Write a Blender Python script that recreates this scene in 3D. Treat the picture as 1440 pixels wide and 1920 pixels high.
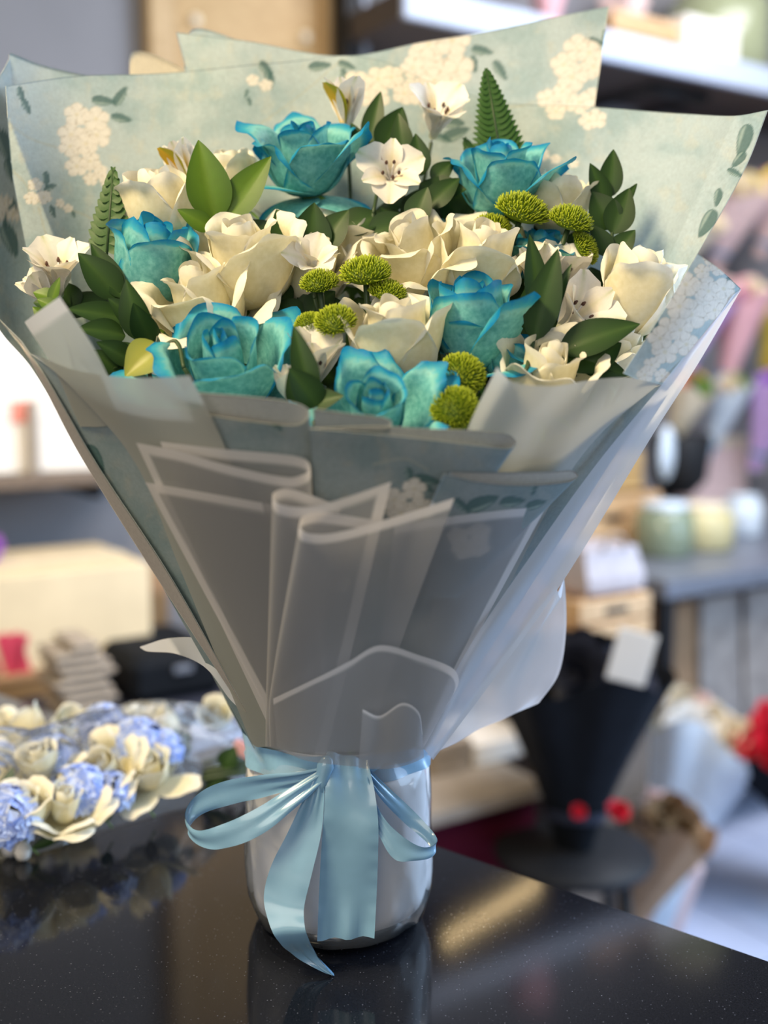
import bpy, math, random
import numpy as np
from mathutils import Vector, Matrix
PI = math.pi
scene = bpy.context.scene
for o in list(bpy.data.objects): bpy.data.objects.remove(o)
COL = scene.collection
# ------------------------------------------------------------------ camera
FPX, CAMD, CAMH, PITCH = 2060.0, 0.86, 0.44, math.radians(7.2)
cd = bpy.data.cameras.new('camera'); cam = bpy.data.objects.new('camera', cd); COL.objects.link(cam)
cam.location = (0, -CAMD, CAMH); cam.rotation_euler = (PI/2 - PITCH, 0, 0)
cd.sensor_fit = 'VERTICAL'; cd.sensor_height = 36.0; cd.lens = 36.0*FPX/1920.0
cd.clip_start = 0.02; cd.clip_end = 60
cd.dof.use_dof = True; cd.dof.focus_distance = 0.80; cd.dof.aperture_fstop = 2.4
scene.camera = cam
# ------------------------------------------------------------------ world, lights, exposure
scene.view_settings.view_transform = 'Standard'; scene.view_settings.look = 'None'
scene.view_settings.gamma = 1.0; scene.view_settings.use_curve_mapping = False
scene.view_settings.exposure = 0.10
wd = bpy.data.worlds.new('world'); scene.world = wd; wd.use_nodes = True
wd.node_tree.nodes['Background'].inputs[0].default_value = (0.88, 0.93, 1.0, 1)
wd.node_tree.nodes['Background'].inputs[1].default_value = 0.27
def look_rot(loc, tgt): return (Vector(tgt)-Vector(loc)).to_track_quat('-Z', 'Y').to_euler()
def area(name, loc, tgt, size, energy, color, sy=None):
    l = bpy.data.lights.new(name, 'AREA'); l.energy = energy; l.color = color; l.size = size
    if sy: l.shape = 'RECTANGLE'; l.size_y = sy
    o = bpy.data.objects.new(name, l); COL.objects.link(o); o.location = loc; o.rotation_euler = look_rot(loc, tgt); return o
def spot(name, loc, tgt, energy, color, ang, r=0.03, blend=0.3):
    l = bpy.data.lights.new(name, 'SPOT'); l.energy = energy; l.color = color; l.spot_size = math.radians(ang); l.shadow_soft_size = r; l.spot_blend = blend
    o = bpy.data.objects.new(name, l); COL.objects.link(o); o.location = loc; o.rotation_euler = look_rot(loc, tgt); return o
area('warm_ceiling_light', (-0.80, -0.75, 1.55), (0.0, 0.0, 0.45), 0.40, 37, (1.0, 0.785, 0.46))
area('front_fill_light', (-0.9, -3.2, 1.1), (0.0, 0.0, 0.2), 2.2, 30, (1.0, 0.92, 0.82), 1.6)  # added fill behind the camera, brightens the vase and front film
area('shop_window_daylight', (2.3, 0.75, 0.75), (0.0, 0.0, 0.35), 1.7, 80, (0.50, 0.72, 1.0), 1.9)
spot('shelf_sun_spot', (0.15, 0.75, 1.75), (-0.75, 1.75, 0.1), 84, (1.0, 0.83, 0.60), 66, 0.05, 0.5)  # added spot, stands in for sunlight on the left shelves
area('ceiling_panel_light', (1.5, 1.6, 2.05), (1.35, 2.0, -0.9), 1.6, 75, (0.94, 0.94, 1.0))
# ------------------------------------------------------------------ projection helpers
CP, SP = math.cos(PITCH), math.sin(PITCH)
def ray(px, py):
    a = (np.asarray(px, float)-720)/FPX; b = (960-np.asarray(py, float))/FPX
    return a, CP + b*SP, -SP + b*CP
def P(px, py, Y):
    dx, dy, dz = ray(px, py); t = (np.asarray(Y, float)+CAMD)/dy
    return np.stack([dx*t, np.broadcast_to(-CAMD+dy*t, np.shape(dx*t)), CAMH+dz*t], -1)
def PZ(px, py, z=0.0):
    dx, dy, dz = ray(px, py); t = (z-CAMH)/dz
    return np.array([dx*t, -CAMD+dy*t, z])
WO = np.array([-0.875, 2.5-CAMD, 0.0]); WA = math.radians(57)
WE = np.array([math.sin(WA), math.cos(WA), 0]); WN = np.array([math.cos(WA), -math.sin(WA), 0])
WO = WO - 0.35*WN
def W(px, py, n):              # pixel ray met with a plane parallel to the shelf wall: returns (s along wall, z)
    d = np.array(ray(px, py)); c = np.array([0, -CAMD, CAMH])
    t = (n - np.dot(c-WO, WN))/np.dot(d, WN); p = c+d*t
    return float(np.dot(p-WO, WE)), float(p[2])
def WP(s, n, z): return WO + s*WE + n*WN + np.array([0, 0, z])
# ------------------------------------------------------------------ object helpers
ORG = {}
def tag(o, label=None, cat=None, group=None, kind=None):
    if label: o['label'] = label
    if cat: o['category'] = cat
    if group: o['group'] = group
    if kind: o['kind'] = kind
    return o
def thing(name, loc, label, cat, group=None):
    o = bpy.data.objects.new(name, None); COL.objects.link(o); o.location = tuple(loc); o.empty_display_size = 0.02
    ORG[o] = np.array(loc, float); return tag(o, label, cat, group)
def mesh_of(name, V, F, smooth=True, cols=None):
    me = bpy.data.meshes.new(name); V = np.asarray(V, np.float32)
    if isinstance(F, np.ndarray):
        n, k = F.shape
        me.vertices.add(len(V)); me.vertices.foreach_set('co', V.ravel())
        me.loops.add(n*k); me.loops.foreach_set('vertex_index', F.ravel().astype(np.int32))
        me.polygons.add(n); me.polygons.foreach_set('loop_start', np.arange(0, n*k, k, dtype=np.int32))
        try: me.polygons.foreach_set('loop_total', np.full(n, k, dtype=np.int32))
        except Exception: pass
        me.update(calc_edges=True)
    else:
        me.from_pydata(V.tolist(), [], [tuple(f) for f in F])
    me.polygons.foreach_set('use_smooth', np.full(len(me.polygons), smooth)); 
    if cols:
        for k2, c in cols.items():
            c = np.asarray(c, np.float32)
            if c.ndim == 1: c = np.stack([c, c, c, np.ones_like(c)], -1)
            elif c.shape[1] == 3: c = np.concatenate([c, np.ones((len(c), 1), np.float32)], 1)
            a = me.color_attributes.new(k2, 'FLOAT_COLOR', 'POINT'); a.data.foreach_set('color', c.ravel())
    me.update(); return me
def mk(name, V, F, mat, parent=None, smooth=True, cols=None, org=None):
    """V in world metres; becomes a child of parent (same origin) or a top-level mesh with its origin at org"""
    V = np.asarray(V, float)
    if parent is not None: og = ORG[parent]
    else: og = np.array(org, float) if org is not None else np.array([*(V[:, :2].min(0)+V[:, :2].max(0))/2, V[:, 2].min()])
    me = mesh_of(name, V-og, F, smooth, cols); me.materials.append(mat)
    o = bpy.data.objects.new(name, me); COL.objects.link(o)
    if parent is not None: o.parent = parent
    else: o.location = tuple(og)
    ORG[o] = og; return o
def mkdata(name, me, parent):
    o = bpy.data.objects.new(name, me); COL.objects.link(o); o.parent = parent; ORG[o] = ORG[parent]; return o
def grid_faces(nu, nv, off=0, closed=False):
    i = np.arange(nv-1)[:, None]; j = np.arange(nu if closed else nu-1)[None, :]; j2 = (j+1) % nu
    return np.stack([i*nu+j, i*nu+j2, (i+1)*nu+j2, (i+1)*nu+j], -1).reshape(-1, 4)+off
class MB:
    def __init__(s): s.V = []; s.F = []; s.n = 0
    def add(s, V, F):
        V = np.asarray(V, float); s.V.append(V); s.F += [tuple(int(i)+s.n for i in f) for f in F]; s.n += len(V); return s
    def box(s, c, d, R=None, bev=0.0):
        c = np.array(c, float); h = np.array(d, float)/2
        if bev <= 0:
            V = np.array([[x, y, z] for z in (-1, 1) for y in (-1, 1) for x in (-1, 1)])*h
            F = [(0,2,3,1),(4,5,7,6),(0,1,5,4),(2,6,7,3),(0,4,6,2),(1,3,7,5)]
        else:
            b = min(bev, h.min()*0.9); V = []
            for z, q in ((-h[2], b), (-h[2]+b, 0), (h[2]-b, 0), (h[2], b)):
                x, y = h[0]-q, h[1]-q; bb = b*0.7
                V += [(-x+bb,-y,z),(x-bb,-y,z),(x,-y+bb,z),(x,y-bb,z),(x-bb,y,z),(-x+bb,y,z),(-x,y-bb,z),(-x,-y+bb,z)]
            V = np.array(V); F = [tuple(range(7,-1,-1)), tuple(range(24,32))]
            for r in range(3):
                for k in range(8): F.append((r*8+k, r*8+(k+1)%8, (r+1)*8+(k+1)%8, (r+1)*8+k))
        if R is not None: V = V @ np.array(R).T
        return s.add(V+c, F)
    def tube(s, pts, r, seg=8, cap=True):
        pts = np.asarray(pts, float); n = len(pts); r = np.broadcast_to(r, (n,))
        T = np.gradient(pts, axis=0); T /= np.linalg.norm(T, axis=1)[:, None]+1e-12
        up = np.array([0.31, 0.2, 0.93]); V = []
        for k in range(n):
            a = np.cross(T[k], up); 
            if np.linalg.norm(a) < 0.1: a = np.cross(T[k], np.array([1.0, 0, 0]))
            a /= np.linalg.norm(a); b = np.cross(T[k], a)
            for q in range(seg): V.append(pts[k]+r[k]*(a*math.cos(2*PI*q/seg)+b*math.sin(2*PI*q/seg)))
        F = [tuple(f) for f in grid_faces(seg, n, closed=True)]
        if cap: F += [tuple(range(seg-1, -1, -1)), tuple(range((n-1)*seg, n*seg))]
        return s.add(V, F)
    def lathe(s, prof, c=(0, 0, 0), seg=32, M=None, cap=True):
        a = np.arange(seg)*2*PI/seg; V = np.concatenate([np.stack([r*np.cos(a), r*np.sin(a), np.full(seg, z)], -1) for r, z in prof])
        if M is not None: V = V @ np.array(M).T
        F = [tuple(f) for f in grid_faces(seg, len(prof), closed=True)]
        if cap: F += [tuple(range(seg-1, -1, -1)), tuple(range((len(prof)-1)*seg, len(prof)*seg))]
        return s.add(V+np.array(c, float), F)
    def build(s, name, mat, parent=None, smooth=False, org=None):
        return mk(name, np.concatenate(s.V), s.F, mat, parent, smooth, None, org)
WR = np.stack([WE, -WN, np.array([0, 0, 1.0])], 1)   # wall frame: local x along the wall, local y into the wall
def wrect(px0, py0, px1, py1, n):
    xm, ym = (px0+px1)/2, (py0+py1)/2
    return W(px0, ym, n)[0], W(px1, ym, n)[0], W(xm, py1, n)[1], W(xm, py0, n)[1]
def wbox(mb, px0, py0, px1, py1, n, dep, bev=0.0, z0=None, z1=None):
    s0, s1, a, b = wrect(px0, py0, px1, py1, n); a = a if z0 is None else z0; b = b if z1 is None else z1
    mb.box(WP((s0+s1)/2, n-dep/2, (a+b)/2), (s1-s0, dep, b-a), WR, bev); return s0, s1, a, b
def hermite(pts, x):
    """smooth curve through pts (k,d), x in 0..1 over chord length"""
    pts = np.asarray(pts, float); k = len(pts)
    d = np.linalg.norm(np.diff(pts[:, :2], axis=0), axis=1)+1e-6; t = np.concatenate([[0], np.cumsum(d)]); t /= t[-1]
    return hermite_t(pts, t, x)
def hermite_t(pts, t, x):
    k = len(pts)
    if k == 2: return pts[0]+(pts[1]-pts[0])*np.asarray(x).reshape((-1,)+(1,)*(pts.ndim-1))
    m = np.empty_like(pts); m[1:-1] = (pts[2:]-pts[:-2])/(t[2:]-t[:-2]).reshape((-1,)+(1,)*(pts.ndim-1))
    m[0] = (pts[1]-pts[0])/(t[1]-t[0]); m[-1] = (pts[-1]-pts[-2])/(t[-1]-t[-2])
    i = np.clip(np.searchsorted(t, x, side='right')-1, 0, k-2); h = t[i+1]-t[i]; s = (x-t[i])/h
    sh = (-1,)+(1,)*(pts.ndim-1); s = s.reshape(sh); h = h.reshape(sh)
    return (2*s**3-3*s**2+1)*pts[i]+(s**3-2*s**2+s)*h*m[i]+(-2*s**3+3*s**2)*pts[i+1]+(s**3-s**2)*h*m[i+1]
# ------------------------------------------------------------------ materials
def nodes(name):
    m = bpy.data.materials.new(name); m.use_nodes = True; nt = m.node_tree; nt.nodes.clear()
    out = nt.nodes.new('ShaderNodeOutputMaterial'); return m, nt, out
def N(nt, t, **kw):
    n = nt.nodes.new(t)
    for k, v in kw.items():
        if hasattr(n, k): setattr(n, k, v)
        else: n.inputs[k].default_value = v
    return n
def plain(name, col, rough=0.5, metal=0.0, var=0.12, scale=40, bump=0.0, spec=0.5, coat=0.0):
    m, nt, out = nodes(name); b = N(nt, 'ShaderNodeBsdfPrincipled'); L = nt.links.new
    tc = N(nt, 'ShaderNodeTexCoord'); no = N(nt, 'ShaderNodeTexNoise'); no.inputs['Scale'].default_value = scale; no.inputs['Detail'].default_value = 4
    L(tc.outputs['Object'], no.inputs['Vector'])
    r = N(nt, 'ShaderNodeValToRGB'); r.color_ramp.elements[0].position = 0.3; r.color_ramp.elements[1].position = 0.7
    r.color_ramp.elements[0].color = tuple(c*(1-var) for c in col)+(1,); r.color_ramp.elements[1].color = tuple(min(1, c*(1+var)) for c in col)+(1,)
    L(no.outputs['Fac'], r.inputs['Fac']); L(r.outputs[0], b.inputs['Base Color'])
    b.inputs['Roughness'].default_value = rough; b.inputs['Metallic'].default_value = metal; b.inputs['Specular IOR Level'].default_value = spec
    b.inputs['Coat Weight'].default_value = coat
    if bump > 0:
        bp = N(nt, 'ShaderNodeBump'); bp.inputs['Strength'].default_value = bump; bp.inputs['Distance'].default_value = 0.002
        L(no.outputs['Fac'], bp.inputs['Height']); L(bp.outputs[0], b.inputs['Normal'])
    L(b.outputs[0], out.inputs[0]); return m
def leafy(name, attr=None, ramp=None, col=(0.5, 0.5, 0.5), trans=0.25, rough=0.5, spec=0.3, nscale=300, namp=0.10, bump=0.15, tint=(1, 1, 1)):
    """thin organic or paper surface: principled + translucent, colour from a painted attribute or a ramp over it"""
    m, nt, out = nodes(name); L = nt.links.new
    b = N(nt, 'ShaderNodeBsdfPrincipled'); tr = N(nt, 'ShaderNodeBsdfTranslucent'); mx = N(nt, 'ShaderNodeMixShader'); mx.inputs[0].default_value = trans
    tc = N(nt, 'ShaderNodeTexCoord'); no = N(nt, 'ShaderNodeTexNoise'); no.inputs['Scale'].default_value = nscale; no.inputs['Detail'].default_value = 3
    L(tc.outputs['Object'], no.inputs['Vector'])
    if attr:
        a = N(nt, 'ShaderNodeVertexColor'); a.layer_name = attr; src = a.outputs[0]
        if ramp:
            add = N(nt, 'ShaderNodeMath', operation='MULTIPLY_ADD'); sep = N(nt, 'ShaderNodeSeparateColor'); L(src, sep.inputs[0])
            sub = N(nt, 'ShaderNodeMath', operation='SUBTRACT'); L(no.outputs['Fac'], sub.inputs[0]); sub.inputs[1].default_value = 0.5
            L(sub.outputs[0], add.inputs[0]); add.inputs[1].default_value = 0.45; L(sep.outputs[0], add.inputs[2])
            r = N(nt, 'ShaderNodeValToRGB'); e = r.color_ramp.elements
            while len(e) < len(ramp): e.new(0.5)
            for k, (p, c) in enumerate(ramp): e[k].position = p; e[k].color = tuple(c)+(1,)
            L(add.outputs[0], r.inputs[0]); src = r.outputs[0]
    else:
        c = N(nt, 'ShaderNodeRGB'); c.outputs[0].default_value = tuple(col)+(1,); src = c.outputs[0]
    mr = N(nt, 'ShaderNodeMapRange'); mr.inputs['To Min'].default_value = 1-namp*1.6; mr.inputs['To Max'].default_value = 1+namp*1.6; L(no.outputs['Fac'], mr.inputs['Value'])
    mul = N(nt, 'ShaderNodeVectorMath', operation='MULTIPLY'); L(src, mul.inputs[0]); L(mr.outputs[0], mul.inputs[1])
    L(mul.outputs[0], b.inputs['Base Color']); L(mul.outputs[0], tr.inputs[0])
    b.inputs['Roughness'].default_value = rough; b.inputs['Specular IOR Level'].default_value = spec
    if bump:
        bp = N(nt, 'ShaderNodeBump'); bp.inputs['Strength'].default_value = bump; bp.inputs['Distance'].default_value = 0.0006
        L(no.outputs['Fac'], bp.inputs['Height']); L(bp.outputs[0], b.inputs['Normal'])
    L(b.outputs[0], mx.inputs[1]); L(tr.outputs[0], mx.inputs[2]); L(mx.outputs[0], out.inputs[0]); return m
def film(name, col, fac, facb, rough=0.35, trans=0.45, spec=0.5, colb=None):
    """frosted wrapping film with an opaque printed border (attribute 'border')"""
    m, nt, out = nodes(name); L = nt.links.new
    b = N(nt, 'ShaderNodeBsdfPrincipled'); b.inputs['Base Color'].default_value = tuple(col)+(1,); b.inputs['Roughness'].default_value = rough; b.inputs['Specular IOR Level'].default_value = spec
    tr = N(nt, 'ShaderNodeBsdfTranslucent'); tr.inputs[0].default_value = tuple(col)+(1,)
    mx = N(nt, 'ShaderNodeMixShader'); mx.inputs[0].default_value = trans; L(b.outputs[0], mx.inputs[1]); L(tr.outputs[0], mx.inputs[2])
    tp = N(nt, 'ShaderNodeBsdfTransparent'); m2 = N(nt, 'ShaderNodeMixShader')
    a = N(nt, 'ShaderNodeVertexColor'); a.layer_name = 'border'; sep = N(nt, 'ShaderNodeSeparateColor'); L(a.outputs[0], sep.inputs[0])
    mr = N(nt, 'ShaderNodeMapRange'); mr.inputs['To Min'].default_value = fac; mr.inputs['To Max'].default_value = facb; L(sep.outputs[0], mr.inputs['Value'])
    if colb:
        cm = N(nt, 'ShaderNodeMix', data_type='RGBA'); cm.inputs['A'].default_value = tuple(col)+(1,); cm.inputs['B'].default_value = tuple(colb)+(1,); L(sep.outputs[0], cm.inputs['Factor'])
        L(cm.outputs['Result'], b.inputs['Base Color']); L(cm.outputs['Result'], tr.inputs[0])
    L(mr.outputs[0], m2.inputs[0]); L(tp.outputs[0], m2.inputs[1]); L(mx.outputs[0], m2.inputs[2]); L(m2.outputs[0], out.inputs[0]); return m
def clear(name, fac=0.12, rough=0.08, tint=(0.9, 0.95, 1.0), wr=0.0, wscale=60):
    m, nt, out = nodes(name); L = nt.links.new
    g = N(nt, 'ShaderNodeBsdfPrincipled'); g.inputs['Base Color'].default_value = tuple(tint)+(1,); g.inputs['Roughness'].default_value = rough; g.inputs['Specular IOR Level'].default_value = 0.8
    tp = N(nt, 'ShaderNodeBsdfTransparent'); tp.inputs[0].default_value = (0.97, 0.98, 1, 1); mx = N(nt, 'ShaderNodeMixShader')
    gl = N(nt, 'ShaderNodeBsdfGlossy'); gl.inputs['Roughness'].default_value = rough; lw = N(nt, 'ShaderNodeFresnel'); lw.inputs[0].default_value = 1.28
    if wr:
        tc = N(nt, 'ShaderNodeTexCoord'); no = N(nt, 'ShaderNodeTexNoise'); no.inputs['Scale'].default_value = wscale; no.inputs['Detail'].default_value = 2; L(tc.outputs['Object'], no.inputs['Vector'])
        bp = N(nt, 'ShaderNodeBump'); bp.inputs['Strength'].default_value = wr; bp.inputs['Distance'].default_value = 0.01; L(no.outputs['Fac'], bp.inputs['Height'])
        L(bp.outputs[0], g.inputs['Normal']); L(bp.outputs[0], gl.inputs['Normal']); L(bp.outputs[0], lw.inputs['Normal'])
    mx.inputs[0].default_value = fac; L(tp.outputs[0], mx.inputs[1]); L(g.outputs[0], mx.inputs[2])
    m2 = N(nt, 'ShaderNodeMixShader'); L(lw.outputs[0], m2.inputs[0]); L(mx.outputs[0], m2.inputs[1]); L(gl.outputs[0], m2.inputs[2]); L(m2.outputs[0], out.inputs[0]); return m
def emit(name, col, s):
    m, nt, out = nodes(name); e = N(nt, 'ShaderNodeEmission'); e.inputs[0].default_value = tuple(col)+(1,); e.inputs[1].default_value = s
    nt.links.new(e.outputs[0], out.inputs[0]); return m
def granite(name):
    m, nt, out = nodes(name); L = nt.links.new; b = N(nt, 'ShaderNodeBsdfPrincipled'); tc = N(nt, 'ShaderNodeTexCoord')
    v = N(nt, 'ShaderNodeTexVoronoi'); v.inputs['Scale'].default_value = 400; L(tc.outputs['Object'], v.inputs['Vector'])
    r = N(nt, 'ShaderNodeValToRGB'); r.color_ramp.elements[0].position = 0.0; r.color_ramp.elements[0].color = (1, 1, 1, 1); r.color_ramp.elements[1].position = 0.24; r.color_ramp.elements[1].color = (0, 0, 0, 1)
    L(v.outputs['Distance'], r.inputs[0])
    sp = N(nt, 'ShaderNodeSeparateColor'); L(v.outputs['Color'], sp.inputs[0]); pw = N(nt, 'ShaderNodeMath', operation='POWER'); L(sp.outputs[0], pw.inputs[0]); pw.inputs[1].default_value = 6
    mu = N(nt, 'ShaderNodeMath', operation='MULTIPLY'); L(r.outputs[0], mu.inputs[0]); L(pw.outputs[0], mu.inputs[1])
    no = N(nt, 'ShaderNodeTexNoise'); no.inputs['Scale'].default_value = 900; no.inputs['Detail'].default_value = 3; L(tc.outputs['Object'], no.inputs['Vector'])
    r2 = N(nt, 'ShaderNodeValToRGB'); r2.color_ramp.elements[0].position = 0.35; r2.color_ramp.elements[0].color = (0.002, 0.003, 0.005, 1); r2.color_ramp.elements[1].position = 0.75; r2.color_ramp.elements[1].color = (0.014, 0.015, 0.022, 1)
    L(no.outputs['Fac'], r2.inputs[0]); mx = N(nt, 'ShaderNodeMix', data_type='RGBA'); L(mu.outputs[0], mx.inputs['Factor']); L(r2.outputs[0], mx.inputs['A']); mx.inputs['B'].default_value = (0.22, 0.24, 0.32, 1)
    L(mx.outputs['Result'], b.inputs['Base Color']); b.inputs['Roughness'].default_value = 0.085; b.inputs['Specular IOR Level'].default_value = 0.34
    n2 = N(nt, 'ShaderNodeTexNoise'); n2.inputs['Scale'].default_value = 260; L(tc.outputs['Object'], n2.inputs['Vector'])
    bp = N(nt, 'ShaderNodeBump'); bp.inputs['Strength'].default_value = 0.012; bp.inputs['Distance'].default_value = 0.0005; L(n2.outputs['Fac'], bp.inputs['Height']); L(bp.outputs[0], b.inputs['Normal'])
    L(b.outputs[0], out.inputs[0]); return m
def wood(name, c0, c1, scale=6, rough=0.5):
    m, nt, out = nodes(name); L = nt.links.new; b = N(nt, 'ShaderNodeBsdfPrincipled'); tc = N(nt, 'ShaderNodeTexCoord'); mp = N(nt, 'ShaderNodeMapping'); mp.inputs['Scale'].default_value = (2, 12, 14)
    L(tc.outputs['Object'], mp.inputs[0]); no = N(nt, 'ShaderNodeTexNoise'); no.inputs['Scale'].default_value = scale; no.inputs['Detail'].default_value = 5; L(mp.outputs[0], no.inputs['Vector'])
    r = N(nt, 'ShaderNodeValToRGB'); r.color_ramp.elements[0].position = 0.3; r.color_ramp.elements[1].position = 0.7; r.color_ramp.elements[0].color = tuple(c0)+(1,); r.color_ramp.elements[1].color = tuple(c1)+(1,)
    L(no.outputs['Fac'], r.inputs[0]); L(r.outputs[0], b.inputs['Base Color']); b.inputs['Roughness'].default_value = rough; L(b.outputs[0], out.inputs[0]); return m
M = {}
M['granite'] = granite('black_granite')
M['counter_side'] = plain('counter_side', (0.05, 0.045, 0.045), 0.5)
M['wall'] = plain('wall_paint', (0.25, 0.25, 0.27), 0.75, scale=3, var=0.06)
M['floor'] = plain('floor_tile', (0.47, 0.52, 0.68), 0.35, scale=2.5, var=0.08)
M['grout'] = plain('floor_grout', (0.36, 0.38, 0.46), 0.7)
M['rose_white'] = leafy('white_rose_petal', 'edge', [(0.0, (0.80, 0.74, 0.48)), (0.5, (0.88, 0.845, 0.70)), (1.0, (0.89, 0.86, 0.75))], trans=0.22, nscale=220, namp=0.05, bump=0.12)
M['rose_blue'] = leafy('teal_dyed_rose_petal', 'edge', [(0.0, (0.07, 0.38, 0.40)), (0.36, (0.25, 0.60, 0.58)), (0.62, (0.06, 0.42, 0.54)), (1.0, (0.0, 0.21, 0.47))], trans=0.25, nscale=260, namp=0.13, bump=0.2)
M['astro'] = leafy('alstroemeria_petal', 'paint', trans=0.25, nscale=300, namp=0.05)
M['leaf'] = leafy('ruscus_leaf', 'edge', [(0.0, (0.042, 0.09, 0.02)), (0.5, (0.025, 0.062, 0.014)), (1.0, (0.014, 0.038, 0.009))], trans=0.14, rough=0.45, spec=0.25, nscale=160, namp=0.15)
M['leaf_light'] = leafy('light_leaf', 'edge', [(0.0, (0.11, 0.20, 0.015)), (0.5, (0.085, 0.17, 0.012)), (1.0, (0.055, 0.12, 0.01))], trans=0.18, rough=0.42, spec=0.3, nscale=160, namp=0.12)
M['leaf_yellow'] = leafy('yellowing_leaf', 'edge', [(0.0, (0.32, 0.33, 0.05)), (0.5, (0.27, 0.29, 0.04)), (1.0, (0.17, 0.21, 0.03))], trans=0.18, rough=0.4, nscale=160)
M['fern'] = leafy('fern_leaf', None, col=(0.035, 0.10, 0.02), trans=0.15, rough=0.5)
M['stem'] = plain('green_stem', (0.13, 0.24, 0.03), 0.5)
M['stem_dark'] = plain('dark_stem', (0.03, 0.06, 0.02), 0.5)
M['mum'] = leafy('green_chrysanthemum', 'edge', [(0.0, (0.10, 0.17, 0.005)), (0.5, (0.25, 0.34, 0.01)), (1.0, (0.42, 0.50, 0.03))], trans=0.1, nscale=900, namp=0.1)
M['stamen'] = plain('stamen', (0.09, 0.04, 0.03), 0.6)
M['paper'] = leafy('printed_blue_paper', 'paint', trans=0.38, rough=0.6, spec=0.2, nscale=420, namp=0.09, bump=0.1)
M['film'] = film('frosted_film', (0.44, 0.44, 0.45), 0.60, 0.90, colb=(0.80, 0.77, 0.76))
M['film_sage'] = film('sage_film', (0.50, 0.505, 0.46), 0.90, 0.96, colb=(0.72, 0.68, 0.64))
M['film_white'] = film('white_film', (0.86, 0.89, 0.97), 0.82, 0.95, trans=0.58)
M['ribbon'] = plain('satin_ribbon', (0.22, 0.42, 0.62), 0.25, var=0.04, scale=60, spec=0.8, coat=0.3)
M['sleeve'] = leafy('white_paper_sleeve', None, col=(0.90, 0.88, 0.88), trans=0.2, nscale=25, namp=0.04)
M['clear'] = clear('clear_plastic', 0.10, 0.10, wr=0.25, wscale=30)
M['cello'] = clear('cellophane', 0.10, 0.1, wr=0.6, wscale=26)
M['water'] = plain('dark_base', (0.02, 0.025, 0.03), 0.12, spec=0.8)
# ------------------------------------------------------------------ room structure
Z_FLOOR = -0.95
def struct(o): o['kind'] = 'structure'; return o
mb = MB(); mb.box((0.6, 1.6, Z_FLOOR-0.06), (12, 12, 0.1)); fl = struct(mb.build('floor', M['grout'])); 
# floor tiles, aligned with the shelf wall, are pieces of the floor
tile_me = None
TS = 0.45
k = 0
for i in range(2, 14):
    for j in range(1, 9):
        c = WP(i*TS, j*TS-0.22, Z_FLOOR-0.006)
        if tile_me is None:
            b = MB().box((0, 0, 0), (TS-0.006, TS-0.006, 0.012), WR, 0.002); tile_me = mesh_of('tile', np.concatenate(b.V), b.F, False); tile_me.materials.append(M['floor'])
        o = bpy.data.objects.new('tile', tile_me); COL.objects.link(o); o.parent = fl; o.location = tuple(c-ORG[fl])
mb = MB(); mb.box(WP(2.0, -0.05, 0.9), (9.0, 0.1, 3.7), WR); struct(mb.build('wall_back', M['wall']))
# ------------------------------------------------------------------ counter (edge runs from lower right to back left)
E0, E1 = PZ(820, 1585), PZ(1440, 1800)
ed = (E1-E0)/np.linalg.norm(E1-E0); en = np.array([ed[1], -ed[0], 0])     # en points to the camera side
if en[1] > 0: en = -en
CR = np.stack([ed, -en, np.array([0, 0, 1.0])], 1)
cc = E0 + ed*(-0.35) + en*0.55
ct = thing('counter', (cc[0], cc[1], Z_FLOOR), 'black speckled granite shop counter under the large bouquet', 'counter')
MB().box(cc+np.array([0, 0, -0.015]), (3.4, 1.1, 0.03), CR, 0.002).build('worktop', M['granite'], ct)
MB().box(cc+en*0.03+np.array([0, 0, -0.49]), (3.3, 1.0, 0.92), CR, 0.004).build('base_cabinet', M['counter_side'], ct)
# ------------------------------------------------------------------ printed paper pattern (flat print, painted per vertex)
_r = np.random.RandomState(7); _lat = _r.rand(64, 64)
def vnoise(x, y):
    xi = np.floor(x).astype(int); yi = np.floor(y).astype(int); fx = x-xi; fy = y-yi; fx = fx*fx*(3-2*fx); fy = fy*fy*(3-2*fy)
    g = lambda a, b: _lat[a % 64, b % 64]
    return (g(xi, yi)*(1-fx)+g(xi+1, yi)*fx)*(1-fy)+(g(xi, yi+1)*(1-fx)+g(xi+1, yi+1)*fx)*fy
def fbm(x, y): return (vnoise(x, y)+0.5*vnoise(2*x+9, 2*y+3)+0.25*vnoise(4*x+5, 4*y+17)+0.2*vnoise(9*x, 9*y))/1.95
def sst(a, b, x): t = np.clip((x-a)/(b-a), 0, 1); return t*t*(3-2*t)
BASE0, BASE1, BASE2 = np.array((0.42, 0.55, 0.58)), np.array((0.56, 0.66, 0.68)), np.array((0.64, 0.67, 0.61))
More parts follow.
